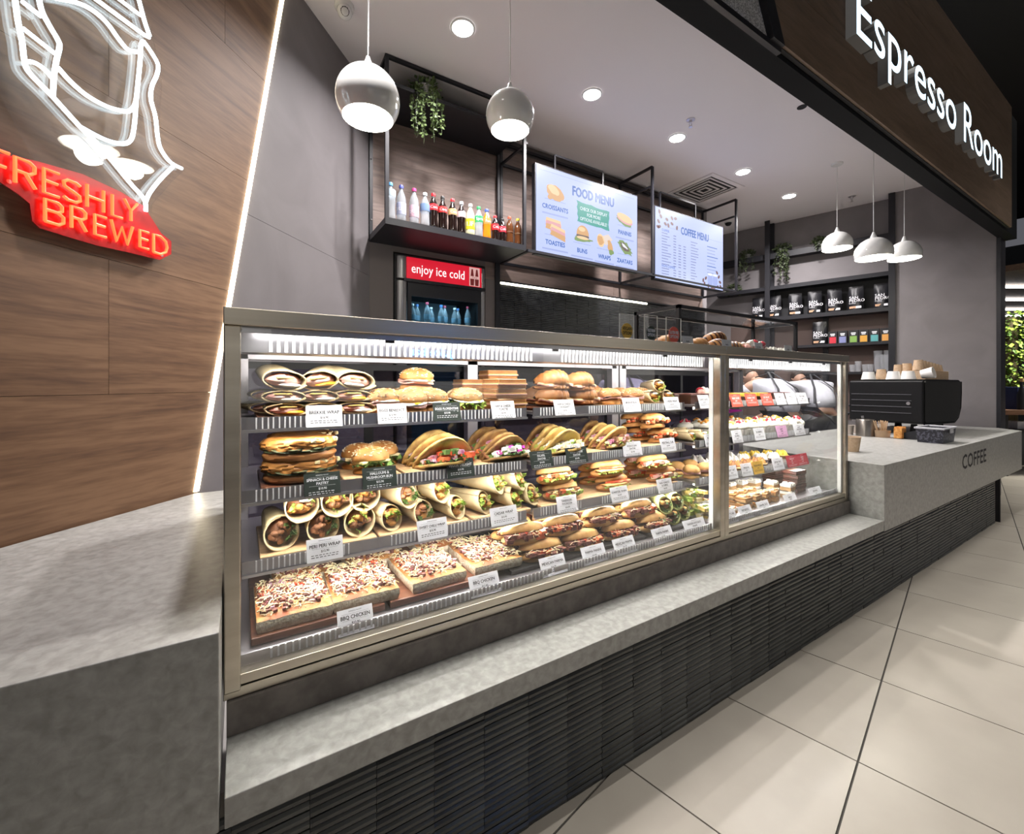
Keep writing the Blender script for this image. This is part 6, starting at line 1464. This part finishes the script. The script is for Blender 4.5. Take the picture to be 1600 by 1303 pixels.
# jars and holders in front of the machine
p = at(1352, 681, Z=ZC); t = thing('steel_canister', 'brushed steel canister on the coffee counter beside the stirrers', 'canister', p)
MB().lathe([(.001, 0), (.066, 0), (.066, .14), (.062, .145), (.06, .145), (.06, .01), (.001, .01)], 28).build('canister_wall', mat('canister steel', (.33, .30, .27), .35, 1), t, True)
for i in range(3): MB().tube([(-.02 + .015 * i, 0, .02), (-.05 + .02 * i, .01, .175)], .003, 6).build('spoon_handle', STEELW, t, True)
p = at(1379, 683, Z=ZC); t = thing('stirrer_cup', 'cup crammed with wooden stirrers on the coffee counter', 'stirrers', p)
MB().lathe([(.001, 0), (.05, 0), (.056, .06), (.054, .06), (.048, .004)], 22).build('holder', mat('holder clear', (.5, .35, .22), .3, alpha=.5), t, True)
R = random.Random(8); WST = mat('birch stirrer', (.62, .44, .27), .7, 0, (.50, .33, .19), 30)
for i in range(26):
    a = R.uniform(0, 2 * pi); q = R.uniform(0, .04); b = (q * cos(a), q * sin(a)); MB().bar((b[0] * .8, b[1] * .8, .006), (b[0] * 1.75 + R.uniform(-.008, .008), b[1] * 1.75, .135 + R.uniform(0, .006)), .0055, 0, .0018).build('stirrer', WST, t)
p = at(1406, 685, Z=ZC); t = thing('sugar_rack', 'small holder of orange-brown sugar sticks on the coffee counter', 'sugar sticks', p)
MB().box(-.05, .05, -.03, .03, 0, .004).build('tray', BLACKM, t); OR_ = mat('sugar stick', (.50, .18, .03), .5, 0, (.75, .40, .12), 60)
for i in range(11): MB().box(-.047 + .0086 * i, -.040 + .0086 * i, -.026 - .003 * (i % 2), .026, .004, .085 + .004 * ((i * 3) % 4)).build('sugar_stick', OR_, t)
p = at(1424, 686, Z=ZC); t = thing('card_terminal', 'small black card terminal next to the basket on the coffee counter', 'card terminal', p)
MB().prism([(-.04, 0), (.04, 0), (.04, .05), (-.04, .075)], -.035, .035, 0, M(((0, 0, 1, 0), (1, 0, 0, 0), (0, 1, 0, 0), (0, 0, 0, 1)))).build('terminal_body', BLACK, t); MB().box(-.012, .008, -.046, -.040, .03, .045).build('badge', WHITEC, t)
p = at(1462, 690, Z=ZC); t = thing('lidded_basket', 'black patterned plastic basket with a pale rim on the coffee counter', 'basket', p)
pl = lambda k: [(-.15 * k, -.08 * k), (.15 * k, -.08 * k), (.15 * k, .08 * k), (-.15 * k, .08 * k)]
mb = MB(); a, b = pl(.9), pl(1.0); hh = .105
mb.add([(x, y, 0) for x, y in a] + [(x, y, hh) for x, y in b], [(3, 2, 1, 0)] + [(i, (i + 1) % 4, 4 + (i + 1) % 4, 4 + i) for i in range(4)]); mb.build('basket_wall', mat('dark woven plastic', (.02, .02, .03), .4, 0, (.09, .09, .12), 70, (.5, .56), 2), t)
mb = MB(); mb.box(-.158, .158, -.088, -.076, hh, hh + .014); mb.box(-.158, .158, .076, .088, hh, hh + .014); mb.box(-.158, -.146, -.076, .076, hh, hh + .014); mb.box(.146, .158, -.076, .076, hh, hh + .014); mb.build('pale_rim', mat('pale grey plastic', (.5, .5, .53), .4), t, bevel=.003); MB().box(-.04, .04, -.092, -.088, .075, .11).build('handle', mat('pale grey plastic'), t)
for u, v, r_, h_ in ((1328, 679, .03, .085), (1338, 677, .03, .075)): 
    papercup(at(u, v, Z=ZC), r_, h_, mat('taupe cup', (.42, .36, .31), .5), 'small taupe paper cup standing at the end of the cake case', 'taupe cups', True)
papercup(at(1331, 705, Z=ZC), .05, .10, KRAFT, 'kraft takeaway cup with a pale lid edge against the cake case end', None, True)

# ================================================================== STAFF behind the counters
SKIN = mat('skin', (.42, .25, .18), .55); SHIRT = mat('grey white shirt', (.60, .60, .66), .8, 0, (.50, .50, .56), 12); TROU = mat('black trousers', (.02, .02, .025), .8); APR = mat('black apron', (.025, .025, .03), .7); HAIR = mat('dark hair', (.03, .018, .012), .6)
def skinmesh(name, pts, edges, rad_, m, parent, root=0, sub=2):
    me = bpy.data.meshes.new(name); me.from_pydata(pts, edges, []); me.materials.append(m); o = bpy.data.objects.new(name, me); COL.objects.link(o); o.parent = parent
    md = o.modifiers.new('skin', 'SKIN'); md.use_smooth_shade = True
    for i, v in enumerate(me.skin_vertices[0].data): v.radius = rad_[i] if isinstance(rad_[i], tuple) else (rad_[i], rad_[i]); v.use_root = i == root
    s = o.modifiers.new('sub', 'SUBSURF'); s.levels = sub; s.render_levels = sub
    return o
def person(loc, rz, label, lean=1.0, armz=.80):
    # local +x is the way the person faces
    t = thing('person', label, 'person', loc, rz)
    z0 = .93; c1 = (.13 * lean, 0, 1.07); ch = (.30 * lean, 0, 1.17 + .12 * (1 - lean)); nk = (.43 * lean, 0, 1.22 + .2 * (1 - lean)); hd = (.53 * lean, 0, 1.24 + .26 * (1 - lean))
    pts = [(0, 0, z0), c1, ch, nk, hd]; ed = [(0, 1), (1, 2), (2, 3), (3, 4)]; rr = [.055, .07, .11, .055, .06]
    def add(p, par, r): pts.append(p); ed.append((par, len(pts) - 1)); rr.append(r); return len(pts) - 1
    sh = {}
    for s in (-1, 1):
        a = add((ch[0] + .04, s * .19, ch[2] + .0), 2, .062); b = add((ch[0] + .12, s * .25, ch[2] - .22), a, .046); c = add((ch[0] + .30, s * .17, armz + .04), b, .034); p = add((ch[0] + .36, s * .16, armz + .02), c, .036)
        for q, (dy, l) in enumerate(((-.032, .075), (-.011, .09), (.010, .085), (.030, .068))): f1 = add((ch[0] + .36 + .05, s * .16 + dy, armz + .015), p, .010); add((ch[0] + .36 + .05 + l * .6, s * .16 + dy * 1.2, armz - .005), f1, .008)
        f1 = add((ch[0] + .37, s * .16 - s * .045, armz + .01), p, .011); add((ch[0] + .41, s * .16 - s * .062, armz), f1, .009)
        h = add((0, s * .09, z0 - .08), 0, .045); k = add((.03, s * .10, .50), h, .045); an = add((-.01, s * .10, .09), k, .042); add((.13, s * .11, .035), an, .036)
        sh[s] = (a, b, h, k, an)
    skinmesh('body', pts, ed, rr, SKIN, t)
    hb = MB().blob((0, 0, 0), (.088, .074, .112), 20, 14, .03, 1.2, 1).build('head', SKIN, t, True, loc=(hd[0] + .05, 0, hd[2] + .03), rot=(0, rad(62 * lean), 0))
    MB().blob((-.014, 0, .018), (.090, .080, .112), 20, 12, .06, 2, 3, 0, None, -.35).build('hair', HAIR, hb, True)
    mb = MB(); mb.blob((.086, 0, -.012), (.016, .012, .02), 8, 6, 0); mb.build('nose', SKIN, hb, True)
    for s in (-1, 1): MB().blob((.078, s * .03, .012), .010, 8, 6, 0).build('eye', mat('eye white', (.7, .7, .7), .3), hb, True); MB().blob((-.005, s * .075, -.005), (.014, .008, .026), 8, 6, 0).build('ear', SKIN, hb, True)
    MB().blob((.078, 0, -.05), (.008, .024, .006), 10, 6, 0).build('mouth', mat('lips', (.35, .12, .1), .5), hb, True)
    sp_ = [(-.01, 0, z0 - .06), pts[1], pts[2]] + [pts[sh[1][0]], pts[sh[1][1]], pts[sh[-1][0]], pts[sh[-1][1]]] + [(ch[0] * .55 + nk[0] * .45, 0, ch[2] * .55 + nk[2] * .45)]
    skinmesh('shirt', sp_, [(0, 1), (1, 2), (2, 3), (3, 4), (2, 5), (5, 6), (2, 7)], [.158, .152, .165, .082, .066, .082, .066, .085], SHIRT, t)
    tp = [(.02, 0, z0 + .03), pts[sh[1][2]], pts[sh[1][3]], pts[sh[1][4]], pts[sh[-1][2]], pts[sh[-1][3]], pts[sh[-1][4]]]
    skinmesh('trousers', tp, [(0, 1), (1, 2), (2, 3), (0, 4), (4, 5), (5, 6)], [.148, .12, .082, .058, .12, .082, .058], TROU, t)
    for s in (-1, 1): MB().tube([(nk[0] - .02, s * .06, nk[2] + .045), (ch[0] - .03, -s * .02, ch[2] + .150), (c1[0] - .10, -s * .10, c1[2] + .085), (-.05, -s * .14, z0 + .05)], .011, 6, flat=.5).build('apron_strap', APR, t, True)
    for s in (-1, 1): MB().blob((.05, s * .105, .035), (.13, .048, .04), 14, 8, 0, 1, 1, 0, None, -.8).build('shoe', TROU, t, True)
    return t
for u_, D_p, rz_, ln_, lab in ((1234, 4.2, 66, .98, 'staff member in a pale shirt with apron straps bending behind the cake case'), (1290, 4.95, 50, 1.04, 'staff member in a pale shirt leaning low behind the espresso machine'), (1010, 3.6, 75, 1.0, 'added figure in a pale shirt in place of a staff reflection in the long food case')):  # the last figure is added in place of a mirrored shirt
    p = at(u_, 600, D=D_p); person((p.x, p.y, 0), rad(rz_), lab, ln_)

# ================================================================== BEYOND: the rest of the mall seen past the right wall
struct(MB().box(9.6, 21, -1.5, 6.4, 2.86, 2.95).build('ceiling', woodmat('slat ceiling wood', (.06, .035, .02), (.09, .05, .03), (.12, .07, .04))))
LB = mat('linear lamp', (1, 1, 1), .5, emit=5, ecol=(1, .98, .95))
for fwd in (7.29, 8.4, 9.5, 10.4, 11.9):
    c = FW * fwd + RT * (fwd * 1.16); a = c - RT * 1.1; b = c + RT * 1.6
    t = MB().bar((a.x, a.y, 2.83), (b.x, b.y, 2.83), .10, 0, .03).build('linear_light', LB, None); tag(t, 'long white linear light under the distant timber ceiling', 'ceiling light', 'distant linear lights')
struct(MB().box(19, 19.2, -3, 7, 0, 5.2).build('wall_far', mat('dark far wall', (.02, .022, .022), .8)))
# green plant column
cpos = at(1577, 600, D=6.6); t = thing('green_plant', 'tall leafy green plant column beyond the right wall', 'plant', (cpos.x, cpos.y, 0)); R = random.Random(12); mb = MB()
for i in range(2200):
    a = R.uniform(0, 2 * pi); z = R.uniform(.85, 2.3); q = .26 * (.6 + .5 * R.random()); p = V((q * cos(a), q * sin(a), z)); dv = V((cos(a), sin(a), R.uniform(-.9, .2))).normalized(); s = R.uniform(.05, .1); sd = dv.cross(UP).normalized()
    mb.add([p, p + dv * s * .5 + sd * s * .28, p + dv * s - UP * .01, p + dv * s * .5 - sd * s * .28], [(0, 1, 2, 3)], R.choice((0, 0, 1)))
stuff(mb.build('leaves', [mat('bright leaf', (.24, .34, .05), .5), mat('mid leaf', (.09, .17, .035), .5)], t)); MB().lathe([(.001, 0), (.18, 0), (.22, .5), (.2, .5)], 20).build('planter', BLACKM, t, True); MB().tube([(0, 0, .4), (0, 0, 2.2)], .09, 10).build('stem_core', mat('stem brown', (.08, .06, .03), .8), t, True)
area('plant_lamp', (cpos.x - .5, cpos.y - .9, 2.8), .3, .3, 45, (1, .97, .85), (rad(25), 0, 0), 110)
bpos = at(1588, 640, D=5.9); t = thing('seating_table', 'dark timber table with pale boxes below it beyond the coffee counter', 'table', (bpos.x, bpos.y, 0), YAW - pi / 2)
MB().box(-.45, .9, -.25, .25, .80, .86).build('table_top', woodmat('red brown timber', (.10, .045, .025), (.14, .065, .035), (.18, .09, .05)), t); MB().box(-.45, .9, -.22, -.18, .56, .60).build('lower_rail', BLACKM, t)
for x in (-.40, .85):
    for y in (-.2, .2): MB().box(x - .03, x + .03, y - .03, y + .03, 0, .80).build('leg', BLACKM, t)
for x in (-.35, -.10, .15): MB().box(x, x + .13, -.1, .05, .602, .70).build('pale_box', WHITEC, t)
MB().box(-.4, .85, -.2, .2, .575, .602).build('under_shelf', BLACKM, t)
q = at(1590, 620, D=5.9); t = thing('blue_box', 'dark blue box standing on the distant timber table', 'box', (q.x, q.y, .86), YAW - pi / 2); MB().box(-.12, .14, -.1, .1, 0, .30).build('box_body', mat('navy card', (.02, .03, .10), .5), t, bevel=.004); MB().box(-.03, .10, -.103, -.1, .02, .12).build('box_label', mat('mauve label', (.16, .12, .16), .6), t)
q = at(1596, 600, D=5.75); t = thing('table_bottle', 'dark bottle with a brown top on the distant timber table', 'bottle', (q.x, q.y, .86)); MB().lathe([(.001, 0), (.04, 0), (.042, .2), (.016, .30), (.016, .38)], 16).build('bottle_body', BLACK, t, True); MB().lathe([(.018, .37), (.018, .42), (.001, .42)], 12).build('stopper', BISC, t, True)
